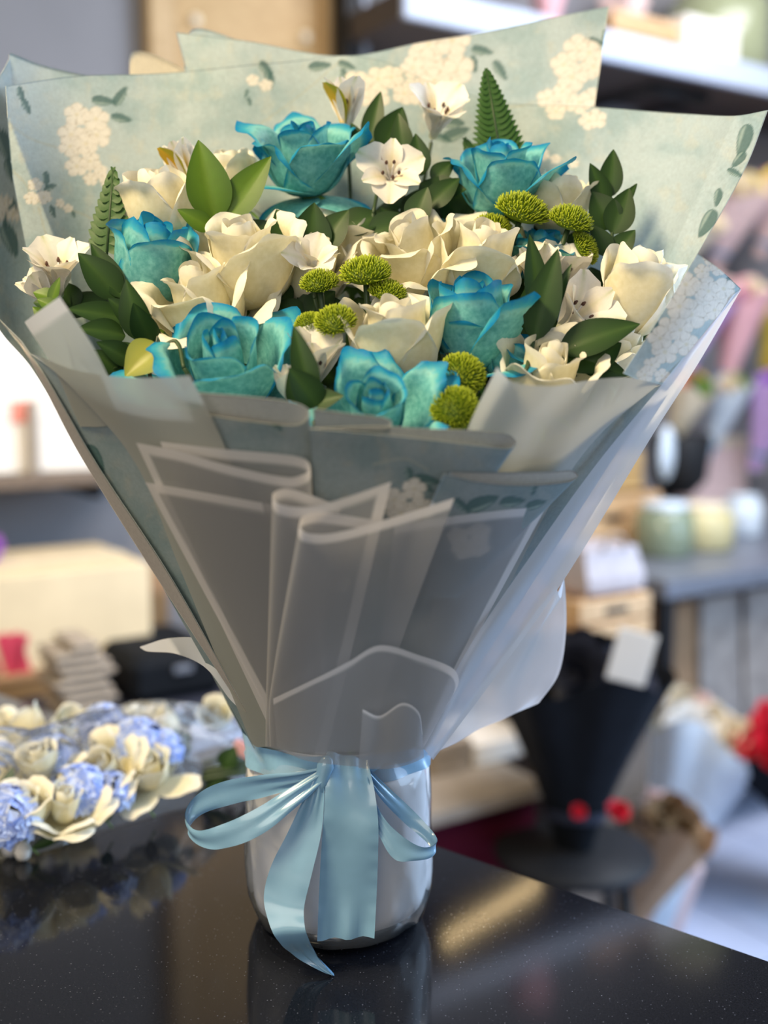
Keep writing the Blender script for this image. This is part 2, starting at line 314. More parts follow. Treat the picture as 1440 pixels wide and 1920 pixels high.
def print_paint(x, y, blooms=(), leaves=(), stems=(), dark=1.0):
    n = fbm(x/70, y/70); n2 = fbm(x/24+40, y/30+11)
    c = BASE0+(BASE1-BASE0)*sst(0.3, 0.7, n)[:, None]; c = c+(BASE2-c)*(sst(0.55, 0.8, n2)*0.5)[:, None]
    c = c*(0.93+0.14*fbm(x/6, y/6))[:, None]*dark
    for pts in stems:
        p = hermite(pts, np.linspace(0, 1, 40)); d = np.sqrt(((x[:, None]-p[None, :, 0])**2+(y[:, None]-p[None, :, 1])**2).min(1))
        w = sst(3.2, 1.2, d)*0.5; c = c+(np.array((0.55, 0.56, 0.46))-c)*w[:, None]
    for (lx, ly, L, a) in leaves:
        ca, sa = math.cos(a), math.sin(a); u = ((x-lx)*ca+(y-ly)*sa)/L; v = (-(x-lx)*sa+(y-ly)*ca)/L
        hw = 0.42*np.sqrt(np.clip(1-u*u, 0, 1))*(1-0.35*u); ms = sst(0.02, -0.06, np.abs(v)-hw)*(np.abs(u) < 1)
        vein = sst(0.02, 0.16, np.abs(v-0.06)); rim = sst(0.0, 0.18, hw-np.abs(v))
        lc = np.array((0.05, 0.14, 0.14))[None]+(np.array((0.42, 0.54, 0.50))-np.array((0.05, 0.14, 0.14)))[None]*(rim*(0.12+0.70*(v > 0.03)*vein))[:, None]
        c = c+(lc-c)*(ms*0.85)[:, None]
    rg = np.random.RandomState(3)
    for (bx, by, R, nb) in blooms:
        for q in range(nb):
            if nb == 1: ox = oy = 0; r = R
            else:
                a = 2*PI*q/nb+rg.rand(); ox, oy, r = math.cos(a)*R*0.55, math.sin(a)*R*0.55, R*(0.5+0.12*rg.rand())
            dx, dy = x-bx-ox, (y-by-oy)*1.12; d = np.sqrt(dx*dx+dy*dy)/r; th = np.arctan2(dy, dx)+rg.rand()*6
            pt = np.abs(np.cos(2.5*th)); lim = 0.72+0.28*np.sqrt(pt)
            ms = sst(0.02, -0.04, d-lim); ln = sst(0.35, 0.05, pt)*sst(0.15, 0.5, d); rim = sst(0.14, 0.0, lim-d); cen = sst(0.25, 0.05, d)
            fc = np.array((0.95, 0.91, 0.83))[None]*(1-0.05*fbm(x/8, y/8))[:, None]
            fc = fc+(np.array((0.58, 0.52, 0.42))-fc)*np.clip(ln*0.6+rim*0.45, 0, 1)[:, None]; fc = fc+(np.array((0.78, 0.70, 0.48))-fc)*(cen*0.6)[:, None]
            c = c+(fc-c)*(ms*0.93)[:, None]
    return np.clip(c, 0, 1)
# ------------------------------------------------------------------ sheets of paper and film
def Yfront(px, py):
    t = np.clip((1430-py)/650.0, -0.1, 1.5); hw = 170+420*t; q = np.clip((px-635-10*t)/hw, -1, 1)
    return -(0.062+0.143*t)*np.sqrt(1-0.9*q*q)
def Yback(px, py):
    t = np.clip((1430-py)/1330.0, 0, 1.1); hw = 170+560*t; q = np.clip((px-635-70*t)/hw, -1, 1)
    return (0.045+0.115*t)*np.sqrt(1-0.92*q*q)
def Yraw(px, py): return np.zeros_like(np.asarray(px, float))
def net(cols, fn, nu, nv, vpow=1.0):
    """cols: columns from left to right, each a list of (px, py, offset toward camera in mm) from bottom to top"""
    v = np.linspace(0, 1, nv)**vpow
    C = np.stack([hermite(np.array(c, float), v) for c in cols])           # k,nv,3
    top = C[:, -1, :2]; bot = C[:, nv//2, :2]; d = np.linalg.norm(np.diff(top, axis=0), axis=1)+np.linalg.norm(np.diff(bot, axis=0), axis=1)+1e-6
    # offsets count as length too, so hairpin folds stay round
    d = d+np.abs(np.diff(C[:, -1, 2]))*2; t = np.concatenate([[0], np.cumsum(d)]); t /= t[-1]
    G = hermite_t(C, t, np.linspace(0, 1, nu)).transpose(1, 0, 2)            # nv,nu,3
    px, py, of = G[..., 0], G[..., 1], G[..., 2]*0.001
    return px, py, P(px, py, fn(px, py)-of)
def arcs(Wp):
    du = np.linalg.norm(np.diff(Wp, axis=1), axis=2); dv = np.linalg.norm(np.diff(Wp, axis=0), axis=2)
    cu = np.concatenate([np.zeros((Wp.shape[0], 1)), np.cumsum(du, 1)], 1); cv = np.concatenate([np.zeros((1, Wp.shape[1])), np.cumsum(dv, 0)], 0)
    return cu, cu[:, -1:]-cu, cv, cv[-1:]-cv                                  # from left, right, bottom, top
def film_sheet(name, cols, label, cat='film', mat='film', fn=Yfront, nu=70, nv=60, edges=('top',), bw=0.0074, vpow=1.0, group=None, crease=0.0, seed=0):
    px, py, Wp = net(cols, fn, nu, nv, vpow)
    if crease:
        Wp = Wp + np.array([0, 1, 0])*(crease*(vnoise(px/60+seed*7, py/90+seed)-0.5))[..., None]
    l, r, b, t = arcs(Wp); d = np.full(px.shape, 9.0)
    for e in edges: d = np.minimum(d, {'left': l, 'right': r, 'bottom': b, 'top': t}[e])
    ms = sst(bw+0.0012, bw-0.0004, d)
    o = mk(name, Wp.reshape(-1, 3), grid_faces(nu, nv), M[mat], cols={'border': ms.ravel()})
    return tag(o, label, cat, group)
def paper_sheet(name, cols, label, fn=Yfront, nu=120, nv=120, vpow=1.0, print_side=1, paint={}, th=0.0005, plain_col=(0.66, 0.64, 0.62), both=False, crease=0.0, seed=0, cat='wrapping paper'):
    px, py, Wp = net(cols, fn, nu, nv, vpow)
    if crease: Wp = Wp + np.array([0, 1, 0])*(crease*(vnoise(px/150+seed*7, py/420+seed)-0.5))[..., None]
    du = np.gradient(Wp, axis=1); dv = np.gradient(Wp, axis=0); nn = np.cross(du, dv); nn /= np.linalg.norm(nn, axis=2, keepdims=True)+1e-12
    col = print_paint(px.ravel(), py.ravel(), **paint); pc = np.broadcast_to(np.array(plain_col), col.shape)
    A = (Wp+nn*th/2).reshape(-1, 3); B = (Wp-nn*th/2).reshape(-1, 3); n = len(A)
    ca, cb = (col, col) if both else ((col, pc) if print_side > 0 else (pc, col))
    F = grid_faces(nu, nv); rim = []
    idx = np.arange(n).reshape(nv, nu)
    for line in (idx[0], idx[-1][::-1], idx[:, 0][::-1], idx[:, -1]): rim.append(np.stack([line[:-1], line[1:], line[1:]+n, line[:-1]+n], -1))
    F = np.concatenate([F, F[:, ::-1]+n]+rim)
    o = mk(name, np.concatenate([A, B]), F, M['paper'], cols={'paint': np.concatenate([ca, cb])})
    return tag(o, label, cat, 'sheets wrapped around the large bouquet')
def toneck(x, py=1425): return 635+(x-640)*0.27
def hair(pts, by=1405, k=0.27, bx=None, bo=None):
    """columns from a top edge; feet gather toward the tie"""
    return [[(635+(x-640)*k if bx is None else bx[i], by, (o if bo is None else bo)*1.0), (x, y, o)] for i, (x, y, o) in enumerate(pts)]
BACK_BLOOMS = [(158, 240, 50, 5), (150, 290, 42, 4), (185, 335, 26, 3), (72, 362, 27, 3), (122, 384, 17, 2), (486, 158, 24, 2),
               (830, 105, 62, 5), (760, 150, 48, 4), (820, 180, 52, 5), (1085, 120, 52, 5), (1045, 190, 36, 4), (1105, 205, 40, 4), (1030, 295, 22, 2), (1075, 308, 10, 1), (690, 165, 45, 4), (8, 395, 30, 3), (300, 520, 60, 4), (700, 520, 70, 5), (1000, 560, 60, 4)]
BACK_LEAVES = [(195, 190, 22, 0.1), (226, 180, 22, -1.0), (228, 222, 20, 0.2), (42, 180, 15, 1.3), (52, 202, 16, 1.1), (10, 275, 34, 1.2), (18, 320, 22, 1.3), (15, 398, 26, 1.9), (18, 450, 34, 1.2), (88, 338, 15, 1.5), (96, 352, 13, -0.4), (100, 398, 13, 1.2), (136, 400, 9, 1.1),
               (500, 132, 20, 0.9), (506, 150, 20, 1.4), (462, 178, 9, 2.0), (468, 192, 9, 1.3), (600, 122, 22, -0.1), (650, 122, 18, 0.4), (646, 143, 16, 1.2), (905, 95, 22, 0.2), (888, 120, 18, 1.4), (938, 132, 22, 1.0), (845, 228, 28, 0.1), (855, 250, 28, -0.4), (830, 258, 18, 0.3),
               (1118, 80, 20, 0.2), (1135, 68, 15, 1.6), (1395, 265, 34, 1.9), (1385, 300, 20, 2.3), (1378, 325, 16, 0.4), (1345, 372, 18, 1.8), (1325, 420, 30, 2.1)]
BACK_STEMS = [[(20, 235), (60, 262), (105, 277)], [(75, 390), (85, 430), (95, 465)], [(110, 390), (150, 400), (175, 412)], [(900, 190), (960, 200), (1010, 190)], [(640, 110), (560, 180), (480, 240)], [(25, 320), (50, 345), (60, 365)]]
BP = dict(blooms=BACK_BLOOMS, leaves=BACK_LEAVES, stems=BACK_STEMS)
# tallest sheet at the back, corner up at the right
paper_sheet('printed_paper', [[(590, 1420, 0), (520, 800, -14), (330, 60, -22)], [(610, 1420, 0), (600, 800, -14), (480, 82, -24)], [(640, 1420, 0), (680, 800, -14), (650, 104, -18)], [(660, 1420, 0), (800, 800, -14), (800, 78, -16)], [(680, 1420, 0), (900, 800, -14), (960, 50, -16)], [(700, 1420, 0), (1020, 800, -14), (1100, 300, -16), (1142, 11, -18)]],
            'tall pale blue floral paper sheet with its corner highest at the upper right', Yback, 220, 240, 0.55, 1, BP, crease=0.01, seed=1)
paper_sheet('printed_paper', [[(560, 1420, 0), (450, 800, -22), (345, 125, -32)], [(570, 1420, 0), (480, 800, -22), (362, 55, -32)], [(590, 1420, 0), (540, 800, -22), (470, 82, -34)], [(600, 1420, 0), (600, 800, -22), (612, 106, -36)], [(610, 1420, 0), (640, 800, -22), (720, 150, -38)]],
            'pale floral paper corner standing up left of the middle behind the bouquet', Yback, 90, 120, 0.6, 1, dict(blooms=[(430, 100, 30, 3)], leaves=[]), crease=0.004, seed=2)
paper_sheet('plain_paper', [[(540, 1420, 0), (400, 800, -20), (243, 170, -36)], [(545, 1420, 0), (410, 800, -20), (250, 97, -36)], [(560, 1420, 0), (450, 800, -20), (345, 130, -38)], [(570, 1420, 0), (480, 800, -20), (420, 190, -40)]],
            'small cream paper corner peeking above the left back sheet', Yback, 50, 60, 0.6, -1, dict(), plain_col=(0.75, 0.68, 0.55), both=False)
# broad sheet that stands behind all the flowers
paper_sheet('printed_paper', [[(500, 1420, 0), (290, 1000, 0), (100, 640, 10), (30, 350, 10), (15, 165, 6)], [(520, 1420, 0), (330, 950, 0), (150, 500, 0), (130, 146, 0)], [(540, 1420, 0), (380, 900, 0), (270, 500, 0), (260, 138, 0)], [(570, 1420, 0), (470, 900, 0), (400, 500, 0), (400, 130, 0)], [(590, 1420, 0), (560, 900, 0), (520, 500, 0), (520, 118, 0)], [(620, 1420, 0), (640, 900, 0), (640, 500, 0), (640, 103, 0)],
             [(640, 1420, 0), (690, 900, 0), (720, 500, 0), (725, 118, 0)], [(650, 1420, 0), (740, 900, 0), (800, 500, 0), (800, 152, 0)], [(670, 1420, 0), (820, 900, 0), (930, 500, 0), (950, 192, 0)], [(690, 1420, 0), (900, 900, 0), (1040, 500, 0), (1060, 198, 0)], [(710, 1420, 0), (970, 900, 0), (1130, 500, 0), (1160, 203, 0)], [(730, 1420, 0), (1050, 880, 0), (1220, 500, 10), (1290, 214, 4)], [(745, 1420, 0), (1080, 880, 0), (1270, 500, 25), (1375, 218, 22)], [(760, 1420, 0), (1110, 870, 5), (1190, 690, 30), (1308, 475, 45), (1400, 310, 52), (1442, 205, 56)]],
            'broad pale blue floral paper sheet standing behind all the roses', Yback, 420, 330, 0.6, 1, BP, crease=0.012, seed=3)
# left wing
paper_sheet('printed_paper', [[(470, 1400, 0), (300, 1080, 0), (60, 690, 20), (-10, 600, 40), (-60, 400, 45), (-90, 220, 40)], [(480, 1400, -4), (310, 1060, -8), (70, 660, 0), (15, 560, 10), (-20, 330, 10), (-15, 160, 0)], [(495, 1400, -4), (325, 1005, -9), (100, 602, -14), (40, 400, -19), (17, 112, -23)], [(500, 1400, -4), (330, 1000, -10), (105, 600, -16), (45, 400, -20), (19, 100, -24)], [(501, 1400, -4), (331, 1000, -10), (108, 600, -16), (50, 400, -20), (28, 103, -24)], [(510, 1400, -4), (360, 1000, -14), (150, 600, -22), (90, 400, -26), (75, 121, -28)], [(520, 1400, -4), (400, 1000, -14), (200, 600, -22), (170, 400, -26), (140, 137, -30)], [(530, 1400, -4), (430, 1000, -14), (260, 600, -22), (250, 400, -28), (260, 160, -34)]],
            'pale blue floral paper wing at the far left of the bouquet', Yback, 110, 150, 0.8, 1, BP, crease=0.004, seed=4)
# inner front cone of printed paper
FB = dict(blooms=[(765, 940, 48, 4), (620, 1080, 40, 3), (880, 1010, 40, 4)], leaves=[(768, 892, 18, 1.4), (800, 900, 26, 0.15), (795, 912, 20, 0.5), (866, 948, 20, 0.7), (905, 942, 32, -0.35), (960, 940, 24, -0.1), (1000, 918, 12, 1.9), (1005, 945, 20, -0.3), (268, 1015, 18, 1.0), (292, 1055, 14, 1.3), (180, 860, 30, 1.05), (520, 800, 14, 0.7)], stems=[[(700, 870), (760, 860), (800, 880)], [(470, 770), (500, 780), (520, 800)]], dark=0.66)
paper_sheet('printed_paper', hair([(58, 664, 0), (130, 712, 0), (210, 750, 0), (300, 765, 0), (420, 770, 0), (540, 790, 0), (660, 815, 0), (800, 840, 0), (940, 850, 0), (1050, 815, 0), (1150, 760, 0), (1238, 722, 0)]),
            'slate blue floral paper cone wrapped round the stems under the frosted film', Yfront, 260, 200, 1.0, 1, FB)
# printed folds at the front rim
paper_sheet('printed_paper', hair([(370, 736, 2), (470, 744, 2), (548, 754, 3), (578, 768, 6), (576, 785, 9), (555, 797, 11), (470, 790, 11), (380, 776, 11)], 1000, 0.6),
            'slate floral paper folded into a loop below the big open teal rose', Yfront, 120, 60, 0.8, -1, FB, plain_col=(0.55, 0.54, 0.50))
paper_sheet('printed_paper', hair([(588, 766, 8), (660, 776, 8), (720, 783, 9), (734, 790, 11), (732, 800, 13), (715, 806, 14), (650, 806, 14), (585, 806, 14)], 1000, 0.8),
            'small crinkled paper fold in front of the spiral teal rose', Yfront, 70, 40, 0.8, -1, FB, plain_col=(0.52, 0.53, 0.50), crease=0.004, seed=5)
paper_sheet('printed_paper', hair([(590, 803, 14), (700, 799, 14), (800, 804, 14), (905, 808, 14), (955, 816, 15), (968, 830, 18), (955, 841, 21), (900, 836, 22), (800, 824, 22), (690, 812, 22), (580, 803, 22)], 1020, 0.62),
            'wide slate blue paper fold with a rounded right end at the front rim', Yfront, 170, 80, 0.8, -1, FB, plain_col=(0.60, 0.59, 0.54))
paper_sheet('printed_paper', hair([(845, 884, 24), (950, 886, 24), (1040, 884, 24), (1074, 882, 25), (1084, 892, 27), (1066, 904, 30), (980, 911, 31), (900, 905, 31), (832, 888, 31)], 1120, 0.5),
            'slate floral paper fold with leaf print at the right of the front rim', Yfront, 120, 60, 0.8, -1, FB, plain_col=(0.60, 0.58, 0.53))
# left strip of paper edge and right outer sheet
paper_sheet('plain_paper', [[(455, 1330, 6), (300, 1092, 4), (150, 852, 2), (52, 668, 0), (-2, 598, -20)], [(462, 1335, 12), (322, 1085, 10), (180, 868, 8), (85, 706, 6), (40, 640, -6)]],
            'grey brown outer paper edge along the left side of the bouquet', Yfront, 16, 80, 1.0, -1, dict(), plain_col=(0.60, 0.55, 0.51), both=False).data
paper_sheet('printed_paper', [[(1168, 700, -6), (1240, 590, -30), (1308, 476, -70)], [(1205, 715, 4), (1280, 610, -14), (1350, 505, -50)], [(1242, 722, 8), (1315, 630, -6), (1388, 541, -36)]],
            'bright blue floral inner face of the folded right sheet', Yfront, 90, 110, 1.0, 1, dict(blooms=[(1300, 560, 55, 5), (1345, 560, 40, 4), (1262, 640, 46, 5), (1225, 700, 30, 3), (1330, 500, 30, 3)], leaves=[(1368, 528, 24, -0.6), (1345, 570, 30, 1.9), (1212, 625, 20, 2.0), (1228, 610, 16, 1.4)]))
R2 = film_sheet('outer_film', [[(790, 1400, 40), (870, 1230, 36), (1000, 1035, 24), (1120, 868, 12), (1240, 722, 12), (1362, 566, -28)], [(800, 1410, 42), (900, 1220, 40), (1035, 1040, 30), (1160, 865, 18), (1270, 712, 14), (1376, 552, -28)], [(812, 1425, 34), (940, 1254, 26), (1062, 1080, 14), (1232, 802, 2), (1310, 680, -12), (1390, 542, -34)]],
           'lavender grey outer sheet edge running down the right side of the bouquet', mat='film_white', nu=20, nv=120, edges=())
# frosted films at the front
film_sheet('frosted_film', [[(150, 800, 2), (100, 690, 0), (46, 604, -12)], [(190, 800, 4), (140, 690, 4), (78, 580, -8)], [(240, 790, 5), (180, 660, 5), (112, 556, -6)]], 'sage flap of frosted film folded up at the left rim', mat='film_sage', nu=24, nv=40, edges=('top',), bw=0.010)
film_sheet('frosted_film', [[(468, 1385, 10), (335, 1060, 10), (252, 866, 10), (130, 722, 8), (58, 662, 4)], [(480, 1400, 12), (390, 1060, 13), (320, 870, 13), (210, 760, 12), (140, 694, 10)], [(500, 1400, 12), (430, 1060, 14), (360, 870, 15), (280, 770, 15), (230, 707, 13)], [(520, 1400, 12), (470, 1060, 14), (410, 850, 16), (365, 770, 15), (300, 708, 14)], [(535, 1400, 12), (490, 1060, 14), (430, 860, 16), (400, 790, 16), (356, 704, 15)]],
           'grey frosted film with a slanted cut edge at the left rim', mat='film_sage', nu=60, nv=90, edges=())
film_sheet('frosted_film', [[(770, 1400, 4), (840, 950, 3), (874, 812, 0), (932, 688, -6)], [(780, 1400, 6), (870, 950, 9), (905, 815, 9), (962, 716, 8)], [(790, 1400, 6), (915, 950, 11), (960, 815, 12), (1034, 724, 10)], [(798, 1400, 6), (955, 950, 9), (1020, 810, 9), (1105, 713, 3)], [(804, 1400, 6), (1000, 950, 12), (1080, 810, 13), (1175, 708, 10)], [(810, 1400, 6), (1030, 950, 8), (1120, 820, 8), (1236, 720, 8)]],
           'silvery sage film rolled into a cone at the right rim', mat='film_sage', nu=70, nv=80, edges=())
film_sheet('frosted_film', hair([(300, 828, 22), (420, 842, 22), (530, 852, 23), (570, 860, 26), (582, 874, 30), (572, 888, 34), (540, 895, 36), (430, 873, 36), (330, 845, 34), (255, 830, 30)], 1395, 0.30),
           'frosted film with a looped white bordered edge at the left front', nu=130, nv=70, edges=('top', 'right'), group=None)
film_sheet('frosted_film', hair([(272, 904, 34), (330, 914, 36), (420, 930, 37), (510, 946, 36), (600, 960, 34)], 1390, 0.28),
           'lower frosted film with a white bordered corner at the left front', nu=70, nv=70, edges=('top', 'left'))
film_sheet('frosted_film', [[(690, 1415, 34), (740, 985, 34)], [(720, 1412, 34), (850, 968, 36)], [(770, 1405, 32), (950, 956, 34)], [(800, 1395, 28), (870, 1240, 30), (1024, 950, 28)]],
           'frosted film panel with a white border slanting down at the right front', nu=70, nv=70, edges=('top', 'right'))
film_sheet('frosted_film', [[(520, 1400, 36), (530, 1300, 36), (640, 950, 36)], [(510, 1400, 38), (512, 1300, 38), (575, 926, 40)], [(503, 1400, 40), (502, 1300, 40), (535, 916, 43)], [(498, 1400, 44), (499, 1300, 44), (511, 926, 47)], [(500, 1400, 48), (502, 1300, 48), (524, 945, 52)], [(520, 1405, 48), (530, 1300, 48), (580, 950, 52)], [(560, 1410, 46), (580, 1300, 46), (650, 932, 50)], [(610, 1415, 44), (640, 1300, 44), (734, 903, 46)]],
           'frosted film folded into a tall narrow loop left of the middle front', nu=110, nv=80, edges=('top', 'right'))
film_sheet('frosted_film', [[(530, 1400, 48), (545, 1300, 48), (700, 975, 48)], [(520, 1400, 50), (530, 1300, 50), (630, 964, 52)], [(512, 1400, 52), (515, 1300, 52), (588, 962, 55)], [(506, 1400, 54), (506, 1305, 54), (563, 974, 59)], [(508, 1400, 58), (510, 1305, 58), (570, 997, 64)], [(530, 1405, 58), (540, 1305, 58), (622, 1000, 64)], [(600, 1410, 56), (620, 1300, 56), (720, 975, 60)], [(690, 1410, 50), (740, 1240, 52), (852, 934, 54)]],
           'large frosted film panel with a round rolled edge at the middle front', nu=120, nv=80, edges=('top',))
# tails of the films below, turned up over the front
film_sheet('frosted_film', [[(520, 1400, 66), (512, 1310, 66)], [(570, 1425, 68), (600, 1268, 70)], [(640, 1435, 70), (655, 1240, 72)], [(690, 1438, 70), (712, 1210, 72)], [(730, 1435, 70), (790, 1230, 70)], [(760, 1430, 68), (850, 1254, 66)], [(775, 1425, 66), (860, 1280, 62)], [(785, 1420, 64), (838, 1322, 60)]],
           'frosted film tail with a curved white border turned up over the tie', nu=90, nv=50, edges=('top',), bw=0.0052)
film_sheet('frosted_film', [[(672, 1440, 76), (680, 1330, 78)], [(700, 1442, 80), (712, 1342, 84)], [(740, 1440, 80), (755, 1318, 84)], [(775, 1430, 78), (785, 1335, 80)], [(795, 1420, 74), (792, 1375, 76)]],
           'small curled film end just above the right of the bow', nu=50, nv=36, edges=('top',), bw=0.0025)
film_sheet('outer_film', [[(450, 1330, 10), (430, 1310, 10), (385, 1252, 4), (330, 1226, -10), (275, 1221, -25), (262, 1214, -30)], [(462, 1325, 4), (440, 1290, 0), (400, 1226, -8), (372, 1198, -16), (315, 1197, -28), (264, 1212, -32)]],
           'grey film tail curling out to the left above the lying flowers', mat='film_white', nu=14, nv=60, edges=())
film_sheet('outer_film', [[(800, 1420, 20), (900, 1290, 2), (1040, 1095, -14)], [(806, 1420, 16), (920, 1310, -10), (1050, 1120, -26)], [(812, 1418, 10), (935, 1330, -26), (1057, 1085, -40)], [(818, 1414, 4), (960, 1325, -38), (1060, 1180, -52)], [(824, 1410, 0), (950, 1345, -40), (1046, 1262, -55)], [(830, 1405, -4), (930, 1356, -36), (1008, 1314, -50)]],
           'bright white film tail flaring out at the right below the bouquet', mat='film_white', nu=50, nv=60, edges=('top',), bw=0.004, crease=0.02, seed=6)
# ------------------------------------------------------------------ vase, sleeve, ribbon
VC = PZ(637, 1712); VC[2] = 0.0
zneck = float(P(637, 1435, VC[1]-0.06)[2])
vs = thing('flower_vase', VC, 'round clear vase in a white paper sleeve on the black counter', 'vase')
rV = 0.0735
def lathe_wavy(prof, seg, amp, seed):
    a = np.arange(seg)*2*PI/seg; V = []
    for k, (r, z) in enumerate(prof):
        w = amp*(np.sin(5*a+seed+z*30)+0.6*np.sin(9*a+2*seed-z*44)+0.5*np.sin(14*a+z*60))
        V.append(np.stack([(r+w)*np.cos(a), (r+w)*np.sin(a), np.full(seg, z)], -1))
    return np.concatenate(V)+VC, grid_faces(seg, len(prof), closed=True)
prof = [(0.050, 0.014), (rV*0.93, 0.017)]+[(rV*(0.955+0.035*math.sin(min(1, t*1.3)*PI/2)), 0.020+t*(zneck-0.04)) for t in np.linspace(0.05, 1, 14)]+[(rV*0.93, zneck-0.012), (rV*0.88, zneck-0.002), (rV*0.84, zneck+0.008)]
V, F = lathe_wavy(prof, 96, 0.0004, 1.0); mk('paper_sleeve', V, F, M['sleeve'], vs)
prof = [(0.001, 0.001), (rV*0.80, 0.001), (rV*0.92, 0.006), (rV*0.975, 0.018)]+[(rV*(1.0+0.03*math.sin(t*PI)), 0.02+t*(zneck-0.04)) for t in np.linspace(0.05, 1, 14)]+[(rV*0.97, zneck-0.010), (rV*0.90, zneck+0.0), (rV*0.86, zneck+0.01)]
V, F = lathe_wavy(prof, 120, 0.0011, 2.2); mk('clear_wrap', V, F, M['clear'], vs)
MB().lathe([(0.001, 0.002), (rV*0.82, 0.002), (rV*0.86, 0.008), (rV*0.84, 0.016), (0.001, 0.018)], VC, 48).build('vase_base', M['water'], vs, True)
rb = thing('ribbon_bow', (VC[0], VC[1]-0.08, zneck), 'pale blue satin ribbon tied in a bow around the bouquet neck', 'ribbon')
def strip(name, rails, nu=60, nv=9, pucker=0.0, th=0.0004):
    """rails: list of ((pxA,pyA,Y),(pxB,pyB,Y)) stations along the ribbon"""
    A = np.array([a if isinstance(a, np.ndarray) else P(*a) for a, b in rails]); B = np.array([b if isinstance(b, np.ndarray) else P(*b) for a, b in rails])
    mid = (A+B)/2; d = np.linalg.norm(np.diff(mid, axis=0), axis=1)+1e-6; t = np.concatenate([[0], np.cumsum(d)]); t /= t[-1]; x = np.linspace(0, 1, nu)
    a = hermite_t(A, t, x); b = hermite_t(B, t, x); w = np.linspace(0, 1, nv)
    G = a[:, None]*(1-w)[None, :, None]+b[:, None]*w[None, :, None]
    du = np.gradient(G, axis=0); dv = np.gradient(G, axis=1); n = np.cross(du, dv); n /= np.linalg.norm(n, axis=2, keepdims=True)+1e-12
    if pucker:
        env = np.sin(np.clip(x, 0, 1)*PI)**0.5
        G = G+n*(pucker*env[:, None]*(np.sin(x*9+1)[:, None]*np.cos(w*PI*1.5)[None]*0.8+0.6*np.sin(w[None]*PI*2+x[:, None]*5)+0.25*np.sin(x*60)[:, None]*(np.abs(w-0.5)*2)[None]**6))[..., None]
    if pucker:
        for xe in (0.0, 1.0):
            G = G+n*(0.0022*np.exp(-((x-xe)/0.16)**2)[:, None]*np.sin(w*PI*4+xe)[None])[..., None]
    A2 = (G+n*th/2).reshape(-1, 3); B2 = (G-n*th/2).reshape(-1, 3); F = grid_faces(nv, nu); m = len(A2)
    return mk(name, np.concatenate([A2, B2]), np.concatenate([F, F[:, ::-1]+m]), M['ribbon'], rb)
# band round the neck
a = np.linspace(0, 2*PI, 97)[:-1]; V = []
for k, dz in enumerate((-0.011, -0.006, 0.0, 0.006, 0.011)):
    r = 0.066+0.0015*np.sin(a*11+k)+0.002*abs(k-2)/2
    V.append(np.stack([VC[0]+r*np.cos(a)*1.12, VC[1]+r*np.sin(a), np.full(96, zneck-0.002+dz)+0.003*np.cos(a)*0], -1))
mk('neck_band', np.concatenate(V), grid_faces(96, 5, closed=True), M['ribbon'], rb)
yv = VC[1]-rV
q = lambda x, y, d=0.0: (x, y, yv-0.006-d)
strip('left_loop', [(q(606, 1438, .010), q(606, 1462, .012)), (q(560, 1446, .006), q(560, 1476, .004)), (q(480, 1454, .0), q(495, 1494, -.002)), (q(405, 1470, -.002), q(425, 1510, -.004)), (q(360, 1500, .006), q(372, 1530, .004)), (q(348, 1532, .018), q(352, 1560, .018)), (q(364, 1556, .028), q(370, 1584, .028)), (q(400, 1552, .034), q(412, 1592, .034)), (q(470, 1522, .034), q(488, 1566, .036)), (q(545, 1476, .026), q(562, 1508, .030)), (q(600, 1444, .020), q(606, 1470, .022))], 90, 9, 0.0010)
strip('right_loop', [(q(690, 1440, .006), q(690, 1462, .006)), (q(730, 1478, .000), q(716, 1500, .002)), (q(775, 1520, -.006), q(760, 1545, -.004)), (q(812, 1560, .000), q(800, 1580, .002)), (q(820, 1580, .010), q(812, 1604, .012)), (q(790, 1588, .018), q(775, 1614, .020)), (q(745, 1560, .020), q(738, 1610, .022)), (q(712, 1520, .018), q(708, 1560, .020)), (q(690, 1455, .014), q(680, 1490, .014))], 80, 9, 0.0010)
strip('upper_drape', [(q(612, 1408, .010), q(690, 1425, .006)), (q(612, 1440, .016), q(694, 1446, .012)), (q(610, 1475, .022), q(702, 1482, .018)), (q(607, 1530, .024), q(709, 1540, .022)), (q(602, 1600, .020), q(709, 1600, .020)), (q(598, 1680, .016), q(706, 1680, .016)), (q(595, 1762, .014), q(702, 1757, .014))], 60, 11, 0.0012).name = 'right_tail'
tip = PZ(627, 1830); tip[2] = 0.001; l1, r1 = PZ(560, 1795, 0.012), PZ(596, 1792, 0.016)
strip('left_tail', [(P(*q(592, 1452, .020)), P(*q(608, 1458, .022))), (P(*q(572, 1492, .022)), P(*q(608, 1500, .024))), (P(*q(540, 1560, .022)), P(*q(602, 1565, .024))), (P(*q(506, 1630, .024)), P(*q(582, 1650, .028))), (P(*q(495, 1690, .026)), P(*q(570, 1705, .030))), (P(*q(514, 1752, .034)), P(*q(574, 1748, .036))), (l1, r1), (tip-np.array([0.003, 0, 0]), tip)], 70, 9, 0.0008)
kx = P(606, 1452, yv-0.026)
MB().lathe([(0.001, -0.014), (0.004, -0.012), (0.0055, -0.006), (0.005, 0), (0.006, 0.006), (0.004, 0.012), (0.001, 0.014)], kx, 16, M=np.array([[1.0, 0, 0.25], [0, 0.7, 0], [-0.25, 0, 1.0]])).build('knot', M['ribbon'], rb, True)
